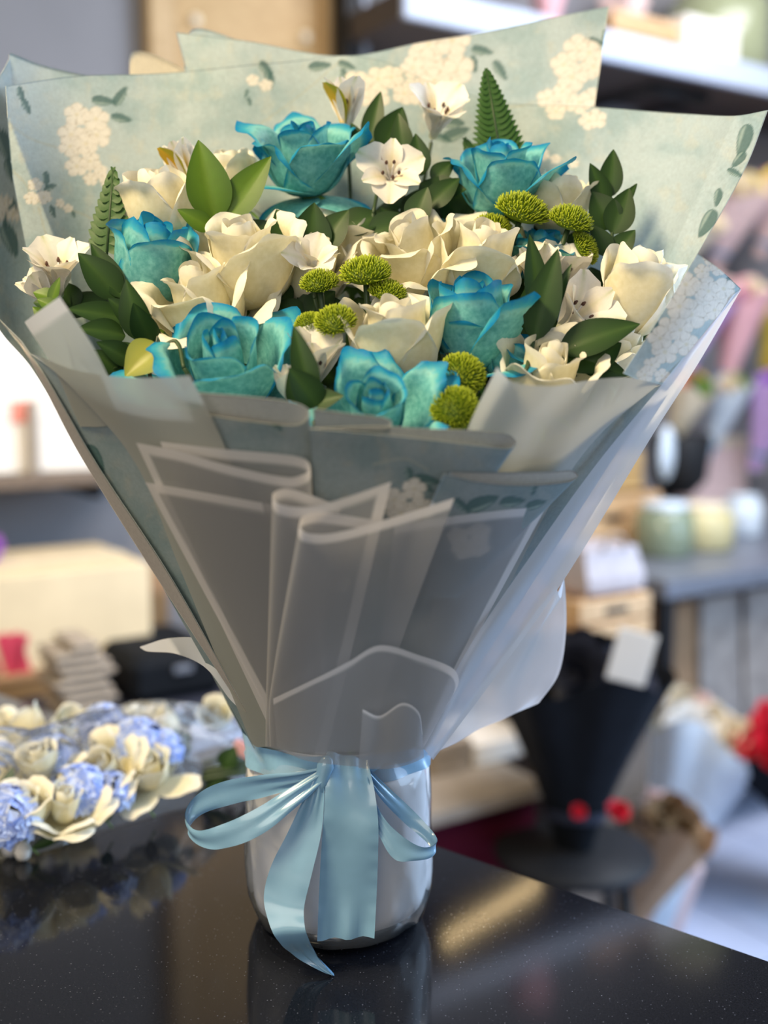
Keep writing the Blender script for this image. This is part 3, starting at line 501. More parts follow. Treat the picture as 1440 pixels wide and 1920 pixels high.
# ------------------------------------------------------------------ roses
NECK = np.array([VC[0]+0.0, VC[1], zneck+0.01])
def bez(p, v):
    p = np.array(p, float); v = v[..., None]; return ((1-v)**3)*p[0]+3*v*(1-v)**2*p[1]+3*v*v*(1-v)*p[2]+v**3*p[3]
def petal(rng, prof, w, phi, cup=1.0, lip=0.0, roll=0.0, ruf=0.03, drop=0.18, nu=15, nv=14, point=0.0):
    u = np.linspace(-1, 1, nu)[None]*np.ones((nv, 1)); v = np.linspace(0, 1, nv)[:, None]*np.ones((1, nu))
    ve = v*(1-drop*np.abs(u)**2.4)+point*np.maximum(0, 1-np.abs(u)*2.2)*sst(0.8, 1, v)
    rz = bez(prof, ve); r, z = rz[..., 0], rz[..., 1]
    wd = w*(0.30+0.70*np.sin(PI/2*np.minimum(1, v/0.55)))*(1-0.30*sst(0.6, 1.0, v)**2)
    rc = np.maximum(r*cup, 0.10); a = np.clip(u*wd/rc, -2.9, 2.9)
    rad = r-rc*(1-np.cos(a)); lat = rc*np.sin(a)
    L = sst(0.70, 1.0, ve)**1.5; k1, k2, k3 = rng.rand(3)*6
    rad = rad+lip*L; z = z-lip*0.75*L**2
    ed = np.maximum(0, (np.abs(u)-0.5)/0.5)**2*sst(0.25, 0.8, v)
    rad = rad+roll*ed; lat = lat-np.sign(u)*roll*0.25*ed
    rad = rad+ruf*v**2*(np.sin(u*4.2+k1)+0.6*np.sin(u*7+k2)); z = z+ruf*0.8*v**2*np.sin(u*3.3+k3)
    c, s = math.cos(phi), math.sin(phi)
    V = np.stack([rad*c-lat*s, rad*s+lat*c, z], -1).reshape(-1, 3)
    e = np.maximum(np.abs(u)**1.3*sst(0.1, 0.5, v), v**1.6); e = 0.18+0.82*sst(0.64, 1.0, e); e = np.where(v < 0.12, 0.0, e)
    return V, e.ravel(), grid_faces(nu, nv)
def axis_frame(ax, spin):
    z = np.array(ax, float); z /= np.linalg.norm(z); x = np.cross((0.0, 1.0, 0.01), z); x /= np.linalg.norm(x); y = np.cross(z, x)
    c, s = math.cos(spin), math.sin(spin); return np.stack([c*x+s*y, -s*x+c*y, z], 1)
WH = {  # whorls: (number, profile, half width, cup, lip, roll)
 'c0': (2, [(.02, 0), (.12, .3), (.10, .8), (.05, .97)], .26, 1.0, .00, .0), 'c1': (3, [(.04, 0), (.24, .25), (.22, .75), (.14, 1.0)], .38, 1.0, .02, .02),
 'c2': (3, [(.06, 0), (.40, .2), (.33, .72), (.25, 1.0)], .50, 1.05, .06, .05), 'c3': (4, [(.07, 0), (.52, .14), (.44, .68), (.40, .97)], .56, 1.1, .12, .09),
 'h4': (5, [(.08, 0), (.66, .08), (.52, .62), (.62, .90)], .56, 1.25, .18, .13), 'o5': (5, [(.08, .0), (.75, .0), (.70, .45), (.98, .66)], .52, 1.6, .20, .16),
 'o6': (4, [(.08, -.02), (.7, -.08), (.9, .2), (1.25, .30)], .46, 2.2, .16, .20), 'b3': (3, [(.07, 0), (.46, .14), (.42, .70), (.36, .98)], .60, 1.05, .09, .08)}
WH.update({'g4': (4, [(.08, 0), (.62, .08), (.52, .66), (.56, .98)], .64, 1.15, .16, .16), 'dr': (5, [(.08, 0), (.55, -.08), (.80, .30), (1.15, .05)], .44, 2.0, .22, .22),
 'p2': (3, [(.06, 0), (.40, .2), (.33, .75), (.30, 1.02)], .58, 1.05, .10, .06), 's5': (5, [(.08, .0), (.60, .0), (.66, .55), (.86, .86)], .46, 1.2, .16, .20), 'k3': (4, [(.07, 0), (.60, .10), (.58, .72), (.54, 1.0)], .66, 1.05, .10, .10)})
TYPES = {'reflex': ['c0', 'c1', 'p2', 'g4'], 'cup': ['c0', 'c1', 'p2', 'g4'], 'goblet': ['c0', 'c1', 'p2', 'g4', 'o5'], 'star': ['c0', 'c1', 'p2', 's5', 'o5'], 'tulip': ['c1', 'p2', 'k3'], 'bud': ['c0', 'c1', 'c2', 'b3'], 'half': ['c0', 'c1', 'c2', 'c3', 'h4'], 'open': ['c0', 'c1', 'c2', 'c3', 'h4', 'o5'], 'wide': ['c0', 'c1', 'c2', 'c3', 'o5', 'o6'], 'flat': ['c0', 'c1', 'c3', 'h4', 'o5', 'o6']}
def flower_Y(px, py):
    q2 = np.clip((px-645)/620.0, -1, 1); return (-0.135+(760-py)*(0.205/500))*(1-0.45*q2*q2)
def stem_to_neck(base, ax, r, parent, mat, spread=0.03):
    b = np.array(base); tgt = NECK+np.array([np.clip((b[0]-VC[0])*0.12, -spread, spread), np.clip((b[1]-VC[1])*0.15, -spread, spread), -0.05])
    ax = np.array(ax, float); ax[1] = -abs(ax[1]); L = np.linalg.norm(tgt-b); c = b-ax/np.linalg.norm(ax)*L*0.4; t = np.linspace(0, 1, 12)[:, None]
    return MB().tube((1-t)**2*b+2*t*(1-t)*c+t*t*tgt, r, 7).build('stem', mat, parent, True)
def rose(px, py, S, ax, typ, color, label, seed, spin=0.0, dY=0.0, group=None, stem=True, opening=1.0, extra=()):
    rng = np.random.RandomState(seed); ax = np.array(ax, float)/np.linalg.norm(ax)
    c = P(px, py, flower_Y(px, py)+dY); base = c-ax*S*0.55; R = axis_frame(ax, spin)
    t = thing('rose', base, label, 'rose', group); mat = M['rose_'+color]
    for wi, wn in enumerate(TYPES[typ]):
        n, prof, w, cup, lip, roll = WH[wn]
        for k in range(n):
            ph = 2*PI*k/n+wi*1.1+rng.rand()*0.35; sc = 1+0.10*(rng.rand()-0.5)
            pr = [(r*(1 if i == 0 else opening*(1+0.12*(rng.rand()-0.5))), z*sc) for i, (r, z) in enumerate(prof)]
            V, e, F = petal(rng, pr, w*(0.93+0.14*rng.rand()), ph, cup, lip*(0.6+0.8*rng.rand()), roll*(0.5+rng.rand()), 0.014+0.008*wi, 0.16+0.12*rng.rand(), point=0.04*rng.rand())
            mk('petal', (V*S)@R.T+base, F, mat, t, cols={'edge': e})
    for (az, w, cup, lip, roll, prof) in extra:       # single outer petals, azimuth seen from above (0 right, -90 toward the viewer)
        prof = [prof[0]]+[(r*0.80, z) for r, z in prof[1:]]; w *= 1.3; cup *= 0.75
        V, e, F = petal(rng, prof, w, math.radians(az)-spin, cup, lip, roll, 0.04, 0.2, point=0.05)
        mk('petal', (V*S)@R.T+base, F, mat, t, cols={'edge': e})
    m = MB().lathe([(.02, -.22), (.05, -.16), (.12, -.08), (.14, 0), (.10, .06)], (0, 0, 0), 12)
    for k in range(5):
        a = 2*PI*k/5; cs, sn = math.cos(a), math.sin(a)
        V = [(.13*cs-.06*sn, .13*sn+.06*cs, 0), (.13*cs+.06*sn, .13*sn-.06*cs, 0), (.34*cs+.05*sn, .34*sn-.05*cs, -.08), (.34*cs-.05*sn, .34*sn+.05*cs, -.08), (.56*cs, .56*sn, -.26)]
        m.add(V, [(0, 1, 2, 3), (3, 2, 4)])
    mk('calyx', (np.concatenate(m.V)*S)@R.T+base, m.F, M['stem'], t)
    if stem: stem_to_neck(base-ax*S*0.18, ax, 0.0026, t, M['stem'])
    return t
BL, WT = 'blue', 'white'
rose(575, 292, .058, (-.10, -.35, .93), 'reflex', BL, 'open teal rose with drooping outer petals at the top of the bouquet', 11, 1.75, group='teal roses', extra=[(-30, .32, 1.8, .1, .12, [(.08, 0), (.6, .25), (.85, .62), (1.15, .98)]), (215, .38, 1.8, .2, .2, [(.08, 0), (.6, .1), (.95, .40), (1.25, .30)]), (238, .30, 1.6, .2, .25, [(.08, 0), (.55, -.05), (1.0, .12), (1.15, -.55)]), (-40, .26, 1.6, .15, .25, [(.08, 0), (.5, -.1), (.95, -.02), (1.15, -.55)]), (100, .4, 1.8, .2, .15, [(.08, 0), (.6, .2), (.8, .8), (1.0, 1.1)]), (165, .40, 1.8, .2, .15, [(.08, 0), (.55, .3), (.65, .8), (.9, 1.15)])])
rose(938, 328, .058, (-.08, -.30, .95), 'cup', BL, 'teal rose in front of the fern tip at the upper right', 12, 1.5, group='teal roses', extra=[(-35, .36, 1.6, .1, .12, [(.08, 0), (.6, .15), (.85, .5), (1.2, .80)]), (205, .38, 2.0, .15, .12, [(.08, 0), (.6, 0), (.9, .1), (1.25, -.1)])])
rose(286, 490, .072, (.22, -.28, .93), 'bud', BL, 'closed teal rose bud at the left below the white rose', 13, 1.7, group='teal roses')
rose(420, 682, .062, (-.02, -.58, .80), 'goblet', BL, 'large open teal rose in front at the left above the paper rim', 14, 0.0, group='teal roses', opening=1.12, dY=-.008)
rose(708, 772, .051, (-.06, -.72, .69), 'star', BL, 'teal rose with a spiral heart facing out at the front middle', 15, 0.9, dY=-.014, group='teal roses')
rose(882, 598, .064, (-.06, -.25, .95), 'bud', BL, 'upright teal rose right of the front white rose', 16, 1.1, group='teal roses', opening=1.1, extra=[(-48, .40, 1.3, .10, .12, [(.08, 0), (.65, .0), (.72, .5), (.98, .98)]), (-100, .44, 1.2, .08, .1, [(.08, 0), (.6, .05), (.58, .5), (.52, .66)]), (-60, .36, 1.6, .12, .12, [(.08, 0), (.6, -.1), (.85, .1), (1.15, .22)]), (170, .38, 1.4, .12, .12, [(.08, 0), (.6, .1), (.7, .5), (.85, .75)])])
rose(1015, 478, .042, (.1, -.3, .95), 'half', BL, 'teal rose half hidden under the green button flowers at the right', 17, 0.5, dY=.03, group='teal roses')
rose(955, 662, .036, (.5, -.3, .8), 'half', BL, 'small teal rose tucked under the upright teal rose', 18, 1.5, dY=.02, group='teal roses')
rose(300, 385, .064, (-.1, -.28, .95), 'bud', WT, 'white rose at the far left beside the fern', 21, 0.6, group='white roses', opening=1.15)
rose(458, 482, .070, (-.12, -.42, .9), 'cup', WT, 'tall full white rose left of the middle', 22, 1.65, group='white roses')
rose(378, 562, .064, (-.15, -.45, .88), 'goblet', WT, 'wide white rose directly behind the large open teal rose', 23, 1.1, dY=.006, group='white roses', opening=0.95)
rose(775, 470, .056, (-.35, -.45, .85), 'goblet', WT, 'open white rose with spread petals in the middle of the bouquet', 24, 0.8, dY=.01, group='white roses')
rose(905, 482, .062, (.12, -.38, .92), 'cup', WT, 'white rose behind the upright teal rose', 25, 1.2, group='white roses')
rose(742, 632, .064, (-.02, -.30, .95), 'tulip', WT, 'cup shaped white rose behind the spiral teal rose', 26, 2.2, dY=.0, group='white roses', opening=0.95)
rose(1198, 542, .066, (.15, -.30, .95), 'bud', WT, 'white rose at the far right against the paper', 27, 0.9, group='white roses', opening=1.05)
rose(1030, 700, .056, (.1, -.5, .85), 'cup', WT, 'low white rose at the right front behind the rolled film', 28, 1.0, group='white roses')
rose(1048, 380, .050, (.1, -.3, .95), 'bud', WT, 'white rose behind the green buttons at the upper right', 29, 2.5, dY=.02, group='white roses', opening=1.2)
rose(585, 500, .052, (.2, -.4, .9), 'cup', WT, 'white rose partly hidden behind the green buttons in the middle', 30, 1.0, dY=.03, group='white roses')
rose(668, 465, .055, (.1, -.4, .9), 'cup', WT, 'white rose behind the bare stem of the top teal rose', 31, 0.3, dY=.05, group='white roses')
rose(435, 330, .048, (-.1, -.3, .95), 'bud', WT, 'blurred white rose behind the pair of broad green leaves', 32, 1.9, dY=.04, group='white roses')
rose(1150, 650, .046, (.3, -.4, .85), 'half', WT, 'white rose hidden behind the broad dark leaf at the right', 33, 0.7, dY=.03, group='white roses')
# ------------------------------------------------------------------ alstroemeria
def tepal(L, w, open_a, streak, rng, nu=9, nv=12, curl=0.25):
    u = np.linspace(-1, 1, nu)[None]*np.ones((nv, 1)); v = np.linspace(0, 1, nv)[:, None]*np.ones((1, nu))
    wd = w*(0.10+0.90*np.sin(PI*np.clip(v, 0, 1)**1.25*0.86))*(1-0.55*sst(0.82, 1, v)); s = u*wd
    ang = open_a*sst(0.15, 0.75, v)+curl*sst(0.7, 1, v)
    dv = 1.0/(nv-1)*L; r = np.cumsum(np.sin(ang)*dv, 0); z = np.cumsum(np.cos(ang)*dv, 0)
    r = r+0.003+(s*s)*(-6.0)*0.2*np.cos(ang)-0.0; z = z+np.abs(u)**2*wd*0.25*np.sin(ang)
    lat = s; V = np.stack([r, lat, z], -1).reshape(-1, 3)
    white = np.array((0.88, 0.85, 0.80)); col = np.tile(white, (nv*nu, 1)); uu, vv = u.ravel(), v.ravel()
    g = sst(0.30, 0.05, np.abs(uu))*sst(0.15, 0.4, vv)*0.22+sst(0.85, 1.0, vv)*sst(0.5, 0.1, np.abs(uu))*0.5+sst(0.25, 0.0, vv)*0.5; col = col+(np.array((0.42, 0.50, 0.15))-col)*g[:, None]
    if streak:
        y = sst(0.9, 0.3, np.abs(uu))*sst(0.25, 0.45, vv)*sst(0.85, 0.6, vv)*streak; col = col+(np.array((0.85, 0.58, 0.03))-col)*y[:, None]
        dk = (np.abs(np.sin(uu*11)) > 0.93)*(np.sin(vv*34+uu*9) > 0.3)*sst(0.3, 0.4, vv)*sst(0.75, 0.65, vv); col = col+(np.array((0.12, 0.03, 0.04))-col)*(dk*0.8)[:, None]
    return V, col, grid_faces(nu, nv)
def alstro(px, py, L, ax, op, label, seed, spin=0, dY=0, yellow=0.0, stamens=True, cen=0.55):
    rng = np.random.RandomState(seed); ax = np.array(ax, float)/np.linalg.norm(ax); c = P(px, py, flower_Y(px, py)+dY); base = c-ax*L*cen; R = axis_frame(ax, spin)
    t = thing('alstroemeria', base, label, 'flower', 'white alstroemeria')
    for k in range(6):
        outer = k % 2 == 0; ph = 2*PI*k/6+rng.rand()*0.15
        V, col, F = tepal(L*(1.0 if outer else 0.95)*(0.95+0.1*rng.rand()), L*(0.34 if outer else 0.20), op*(1 if outer else 0.85)*(0.85+0.3*rng.rand()), (0 if outer else max(0.25, yellow)), rng)
        if yellow and k == 1: V, col, F = tepal(L, L*0.22, op*0.6, 1.0, rng)
        cs, sn = math.cos(ph), math.sin(ph); V = np.stack([V[:, 0]*cs-V[:, 1]*sn, V[:, 0]*sn+V[:, 1]*cs, V[:, 2]], -1)
        mk('petal', V@R.T+base, F, M['astro'], t, cols={'paint': col})
    if yellow:
        V, col, F = tepal(L*1.02, L*0.24, op*1.25+0.1, 0, rng); uu = np.tile(np.linspace(-1, 1, 9), 12); gold = np.array((0.80, 0.50, 0.02)); gr = np.array((0.40, 0.42, 0.03))
        col = gold+(gr-gold)*sst(-0.1, 0.5, uu)[:, None]*0.8; ph = math.radians(222)-spin; cs, sn = math.cos(ph), math.sin(ph)
        V = np.stack([(V[:, 0]+0.001)*cs-V[:, 1]*sn, (V[:, 0]+0.001)*sn+V[:, 1]*cs, V[:, 2]], -1); tag(mk('petal', V@R.T+base, F, M['astro'], t, cols={'paint': col}), 'golden yellow petal')
    if stamens:
        for k in range(5):
            a = 2*PI*k/5+rng.rand(); tt = np.linspace(0, 1, 7)[:, None]; d = np.array([math.cos(a), math.sin(a), 0])
            pts = (tt*np.array([0, 0, L*0.62])+d*tt**2*L*0.16)@R.T+base
            st = MB().tube(pts, 0.0006, 5).build('stamen', M['sleeve'], t, True)
            e = pts[-1]; MB().tube([e-R[:, 2]*0.002, e, e+R[:, 2]*0.0025], [0.0008, 0.0015, 0.0007], 6).build('anther', M['stamen'], st, True)
    stem_to_neck(base, ax, 0.0016, t, M['stem_dark'])
    return t
alstro(732, 335, .043, (0.02, -.93, .34), 1.35, 'white alstroemeria facing the viewer right of the top teal rose', 41, 0.5, cen=0.3)
alstro(648, 198, .044, (-.05, -.25, .95), .42, 'white alstroemeria with a golden striped petal behind the top teal rose', 42, -2.97, yellow=1.0, dY=-.01)
alstro(820, 210, .050, (.15, -.6, .75), .95, 'pale alstroemeria against the printed flowers at the top middle', 43, 1.0)
alstro(345, 315, .042, (-.35, -.25, .9), .22, 'narrow white alstroemeria bud with a golden petal at the upper left', 44, -2.7, yellow=1.0, stamens=False)
alstro(108, 505, .048, (.1, -.55, .8), .8, 'white alstroemeria at the far left edge', 45, 0.2)
alstro(75, 545, .030, (-.5, -.4, .7), .35, 'small alstroemeria bud below the far left alstroemeria', 46, 0.9, stamens=False)
alstro(590, 680, .048, (.12, -.35, .93), .55, 'white alstroemeria trumpet between the two front teal roses', 47, 1.4)
alstro(1085, 590, .052, (.45, -.65, .42), .75, 'white alstroemeria trumpet pointing right beside the far right rose', 48, 0.3)
alstro(1010, 520, .045, (-.1, -.5, .85), .55, 'white alstroemeria behind the dark leaf at the right', 49, 1.1)
alstro(1062, 505, .042, (.1, -.45, .88), .6, 'pale alstroemeria under the rightmost green button', 50, 0.7, dY=.01)
alstro(545, 725, .030, (-.1, -.4, .9), .3, 'small drooping alstroemeria bud at the paper rim beside the large teal rose', 51, 0.7, stamens=False)
alstro(585, 488, .034, (.05, -.75, .5), .9, 'white alstroemeria petal spread over the left green button', 52, 1.2, dY=-.012, stamens=False)
# ------------------------------------------------------------------ green button chrysanthemums
def mum_mesh():
    Vs, Fs, Es, n = [], [], [], 0; rg = np.random.RandomState(5); NF = 400
    for k in range(NF):
        f = (k+0.5)/NF; th = math.acos(1-f*1.12); ph = k*2.399963
        d = np.array([math.sin(th)*math.cos(ph), math.sin(th)*math.sin(ph), math.cos(th)*0.62]); 
        nrm = np.array([math.sin(th)*math.cos(ph), math.sin(th)*math.sin(ph), math.cos(th)+0.25]); nrm += rg.randn(3)*0.22; nrm /= np.linalg.norm(nrm)
        tx = np.cross(nrm, (0.1, 0.2, 1)); tx /= np.linalg.norm(tx)+1e-9; ty = np.cross(nrm, tx)
        Lf = 0.16+0.11*rg.rand(); w = 0.036; p0 = d*0.84; bend = -np.array([d[0], d[1], 0])*0.0+np.array([0, 0, 0.05])
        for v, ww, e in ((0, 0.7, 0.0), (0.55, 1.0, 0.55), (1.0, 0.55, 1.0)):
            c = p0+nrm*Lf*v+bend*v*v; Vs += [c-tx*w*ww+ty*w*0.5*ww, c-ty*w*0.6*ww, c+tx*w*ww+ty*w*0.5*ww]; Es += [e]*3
        for r in range(2):
            for q in range(3): Fs.append((n+r*3+q, n+r*3+(q+1) % 3, n+(r+1)*3+(q+1) % 3, n+(r+1)*3+q))
        Fs.append((n+6, n+7, n+8, n+6)[:3]); n += 9
    b = MB().lathe([(.05, -.30), (.55, -.22), (.86, -.05), (.80, .15), (.5, .40), (.05, .54)], (0, 0, 0), 20)
    Vb = np.concatenate(b.V); Vs = np.concatenate([np.array(Vs), Vb]); Es += [0.0]*len(Vb); Fs += [tuple(i+n for i in f) for f in b.F]
    return Vs, Fs, np.array(Es)
MV, MF, ME = mum_mesh(); MUMS = {}
def mum(px, py, rpx, ax, label, dY=0.0):
    ax = np.array(ax, float)/np.linalg.norm(ax); Y = flower_Y(px, py)+dY; c = P(px, py, Y); r = rpx*(Y+CAMD)/FPX*0.98; base = c-ax*r*0.25; R = axis_frame(ax, px*0.1)
    t = thing('button_chrysanthemum', base, label, 'flower', 'green button chrysanthemums')
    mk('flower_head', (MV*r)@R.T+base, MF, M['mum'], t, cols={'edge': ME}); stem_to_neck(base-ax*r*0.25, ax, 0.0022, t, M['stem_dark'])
mum(685, 505, 48, (-.05, -.35, .95), 'large green button flower standing highest in the middle of the bouquet', dY=-.03)
mum(598, 525, 36, (-.1, -.45, .9), 'green button flower under the curled white petal', dY=-.022)
mum(728, 543, 36, (.2, -.4, .9), 'green button flower half hidden at the right below the middle one', dY=-.018)
mum(628, 597, 40, (-.1, -.6, .8), 'green button flower left of the cup shaped white rose', dY=-.03)
mum(577, 602, 28, (-.3, -.5, .8), 'small shaded green button flower behind the lower middle one', dY=-.015)
mum(868, 698, 46, (.15, -.8, .6), 'upper of the two green button flowers at the front right of the spiral rose', dY=-.02)
mum(852, 762, 46, (-.1, -.9, .5), 'lower of the two green button flowers at the front right of the spiral rose', dY=-.022)
mum(982, 388, 50, (.25, -.35, .9), 'green button flower directly below the upper right teal rose', dY=-.02)
mum(1072, 407, 42, (.25, -.35, .9), 'green button flower in front of the upper right white rose', dY=-.02)
mum(924, 420, 36, (.1, -.35, .95), 'flat green button flower left of the upper right group')
mum(1100, 462, 34, (.85, -.35, .55), 'green button flower tilted sideways above the far right rose')
# ------------------------------------------------------------------ leaves
def leaf_mesh(L, w, bend=0.3, fold=0.25, twist=0.0, nu=9, nv=14, tipw=1.0):
    u = np.linspace(-1, 1, nu)[None]*np.ones((nv, 1)); v = np.linspace(0, 1, nv)[:, None]*np.ones((1, nu))
    wd = w*np.sin(PI*np.clip(v, 0, 1)**(0.80))**0.85*(1-0.25*v)*tipw+0.0003; s = u*wd
    ang = bend*(v-0.15); dl = L/(nv-1); y = np.cumsum(np.cos(ang)*dl, 0)-dl; z = -(np.cumsum(np.sin(ang)*dl, 0)-0)
    z = z+np.abs(s)*fold; tw = twist*v; x2 = s*np.cos(tw); z = z+s*np.sin(tw)
    e = np.clip(np.abs(u)**0.8*0.9+0.05, 0, 1); return np.stack([x2, y, z], -1).reshape(-1, 3), e.ravel(), grid_faces(nu, nv)
def place_leaf(parent, base, d, nrm, L, w, mat, bend=0.3, fold=0.25, twist=0.0):
    y = np.array(d, float); y /= np.linalg.norm(y); z = np.array(nrm, float); z = z-y*np.dot(z, y); z /= np.linalg.norm(z); x = np.cross(y, z)
    V, e, F = leaf_mesh(L, w, bend, fold, twist); return mk('leaf', V@np.stack([x, y, z], 0)+np.array(base), F, M[mat], parent, cols={'edge': e})
def sprig(label, leaves, stem_px, mat='leaf', name='leaf_sprig', cat='foliage', group='green leaf sprigs', dY=0.0, sr=0.0015, stem=True):
    """leaves: (px0,py0,px1,py1,width_px,[tilt]) base to tip; stem_px: pixel polyline of the twig"""
    pts = [P(x, y, flower_Y(x, y)+dY) for x, y in stem_px]; t = thing(name, pts[-1], label, cat, group)
    for i, lf in enumerate(leaves):
        x0, y0, x1, y1, wp = lf[:5]; tl = lf[5] if len(lf) > 5 else 0.0
        Y0 = flower_Y(x0, y0)+dY; a = P(x0, y0, Y0); b = P(x1, y1, Y0+tl); d = b-a; L = np.linalg.norm(d)
        nr = np.array([0.25*math.sin(i*2.1), -1.0, 0.45+0.2*math.cos(i*1.7)])
        place_leaf(t, a, d, nr, L*1.02, wp*0.5*(Y0+CAMD)/FPX*1.15, lf[6] if len(lf) > 6 else mat, 0.22 if i % 2 else 0.35, 0.22)
    if len(pts) > 1:
        m = MB().tube(hermite(np.array(pts), np.linspace(0, 1, 14)), sr, 6); m.build('twig', M['stem_dark'], t, True)
    if stem: stem_to_neck(pts[-1], pts[-2]-pts[-1] if len(pts) > 1 else (0, -.3, 1), sr, t, M['stem_dark'])
    return t
sprig('pair of broad bright green leaves left of the top teal rose', [(405, 415, 372, 262, 78, -.01), (420, 415, 505, 292, 62, .0), (400, 430, 335, 392, 34, -.01)], [(408, 405), (410, 430), (420, 480)], 'leaf_light', dY=-.005)
sprig('leafy twig with many leaves at the left below the teal bud', [(225, 560, 150, 472, 62, -.01), (230, 560, 172, 455, 44, .0), (270, 640, 232, 528, 58, -.012), (240, 600, 130, 575, 48, -.02), (235, 630, 150, 610, 50, -.02), (260, 650, 190, 690, 50, -.02), (280, 600, 285, 690, 40, -.01), (250, 680, 185, 640, 46, -.015), (285, 640, 250, 575, 48, -.02), (270, 610, 205, 560, 44, -.01), (230, 700, 170, 655, 40, -.01)], [(245, 530), (262, 620), (285, 720)], 'leaf', dY=-.004)
sprig('single yellowish green leaf at the left above the film', [(303, 650, 232, 700, 78, -.012)], [(303, 650), (330, 640), (345, 690)], 'leaf_yellow', dY=-.02)
sprig('upright dark leaf sprig against the right paper', [(1140, 372, 1152, 278, 42), (1135, 390, 1110, 305, 42), (1150, 430, 1112, 358, 58), (1148, 440, 1180, 352, 54), (1155, 400, 1195, 342, 20), (1150, 480, 1190, 430, 40), (1140, 480, 1112, 420, 40)], [(1140, 330), (1148, 430), (1140, 520)], 'leaf', dY=.015)
sprig('long dark leaf crossing the white alstroemeria at the right', [(1000, 640, 1045, 468, 62, -.01), (1010, 600, 998, 440, 46, .0), (1010, 630, 1068, 495, 30, -.01), (985, 620, 1000, 520, 40, .01)], [(1005, 560), (1000, 640), (985, 700)], 'leaf', dY=-.016)
sprig('broad dark leaf spread below the right alstroemeria', [(1050, 660, 1196, 598, 72, -.01), (1040, 650, 1150, 690, 80, -.012), (1100, 690, 1165, 640, 50, .0), (1080, 680, 1180, 700, 50, .0), (1010, 650, 1090, 700, 60, .01)], [(1090, 660), (1040, 660), (1000, 700)], 'leaf', dY=-.01)
sprig('dark pointed leaves right of the golden petal at the top', [(690, 275, 712, 168, 38), (720, 290, 755, 200, 62), (760, 300, 745, 210, 40), (680, 290, 660, 230, 30)], [(715, 250), (715, 310), (700, 400)], 'leaf', dY=.01)
sprig('dark leaves behind the facing alstroemeria', [(820, 370, 790, 340, 70), (800, 360, 872, 352, 52, -.01), (800, 390, 860, 330, 46), (790, 330, 780, 250, 40), (810, 340, 850, 300, 36), (775, 420, 800, 350, 50)], [(810, 340), (800, 400), (780, 470)], 'leaf', dY=.008)
sprig('green leaf standing in front of the trumpet alstroemeria', [(585, 750, 552, 612, 48, -.004), (600, 770, 545, 690, 60, -.01), (560, 770, 540, 700, 30, -.01), (575, 760, 640, 740, 44, -.01)], [(575, 690), (580, 750), (590, 800)], 'leaf', dY=-.012)
sprig('dark leaves in the gap below the top teal rose', [(560, 480, 520, 390, 70), (580, 480, 590, 380, 70), (600, 470, 650, 390, 60), (520, 470, 470, 410, 60), (640, 430, 720, 400, 60), (690, 440, 780, 410, 60), (560, 440, 620, 470, 60)], [(580, 420), (575, 480), (590, 560)], 'leaf', dY=.02)
# deeper greenery filling the spaces between the flower heads
rg = random.Random(4)
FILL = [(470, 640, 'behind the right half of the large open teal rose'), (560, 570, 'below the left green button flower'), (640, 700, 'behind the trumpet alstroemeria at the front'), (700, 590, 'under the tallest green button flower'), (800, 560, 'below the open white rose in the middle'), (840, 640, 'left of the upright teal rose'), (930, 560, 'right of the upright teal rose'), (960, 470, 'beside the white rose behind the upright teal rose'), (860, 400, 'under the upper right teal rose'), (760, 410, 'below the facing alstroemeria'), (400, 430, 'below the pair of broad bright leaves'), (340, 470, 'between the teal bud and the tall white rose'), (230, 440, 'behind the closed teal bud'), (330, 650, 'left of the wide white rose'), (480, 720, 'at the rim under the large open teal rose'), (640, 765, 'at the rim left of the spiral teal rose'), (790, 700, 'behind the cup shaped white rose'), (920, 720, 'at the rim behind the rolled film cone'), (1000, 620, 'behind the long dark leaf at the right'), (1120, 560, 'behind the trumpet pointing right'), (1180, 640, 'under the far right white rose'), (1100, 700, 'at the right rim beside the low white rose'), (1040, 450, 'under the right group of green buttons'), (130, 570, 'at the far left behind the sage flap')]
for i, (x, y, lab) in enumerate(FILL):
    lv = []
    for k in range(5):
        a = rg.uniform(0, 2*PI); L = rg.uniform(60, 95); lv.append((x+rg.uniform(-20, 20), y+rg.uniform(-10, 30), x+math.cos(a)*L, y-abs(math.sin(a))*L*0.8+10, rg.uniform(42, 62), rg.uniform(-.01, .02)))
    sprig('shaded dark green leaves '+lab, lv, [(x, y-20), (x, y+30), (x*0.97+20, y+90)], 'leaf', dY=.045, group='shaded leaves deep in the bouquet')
sprig('small green leaves at the far left edge of the bouquet', [(100, 560, 62, 545, 30), (110, 580, 70, 560, 26), (90, 600, 60, 575, 20), (95, 570, 110, 520, 20)], [(90, 560), (110, 600), (140, 660)], 'leaf_light', dY=-.01)
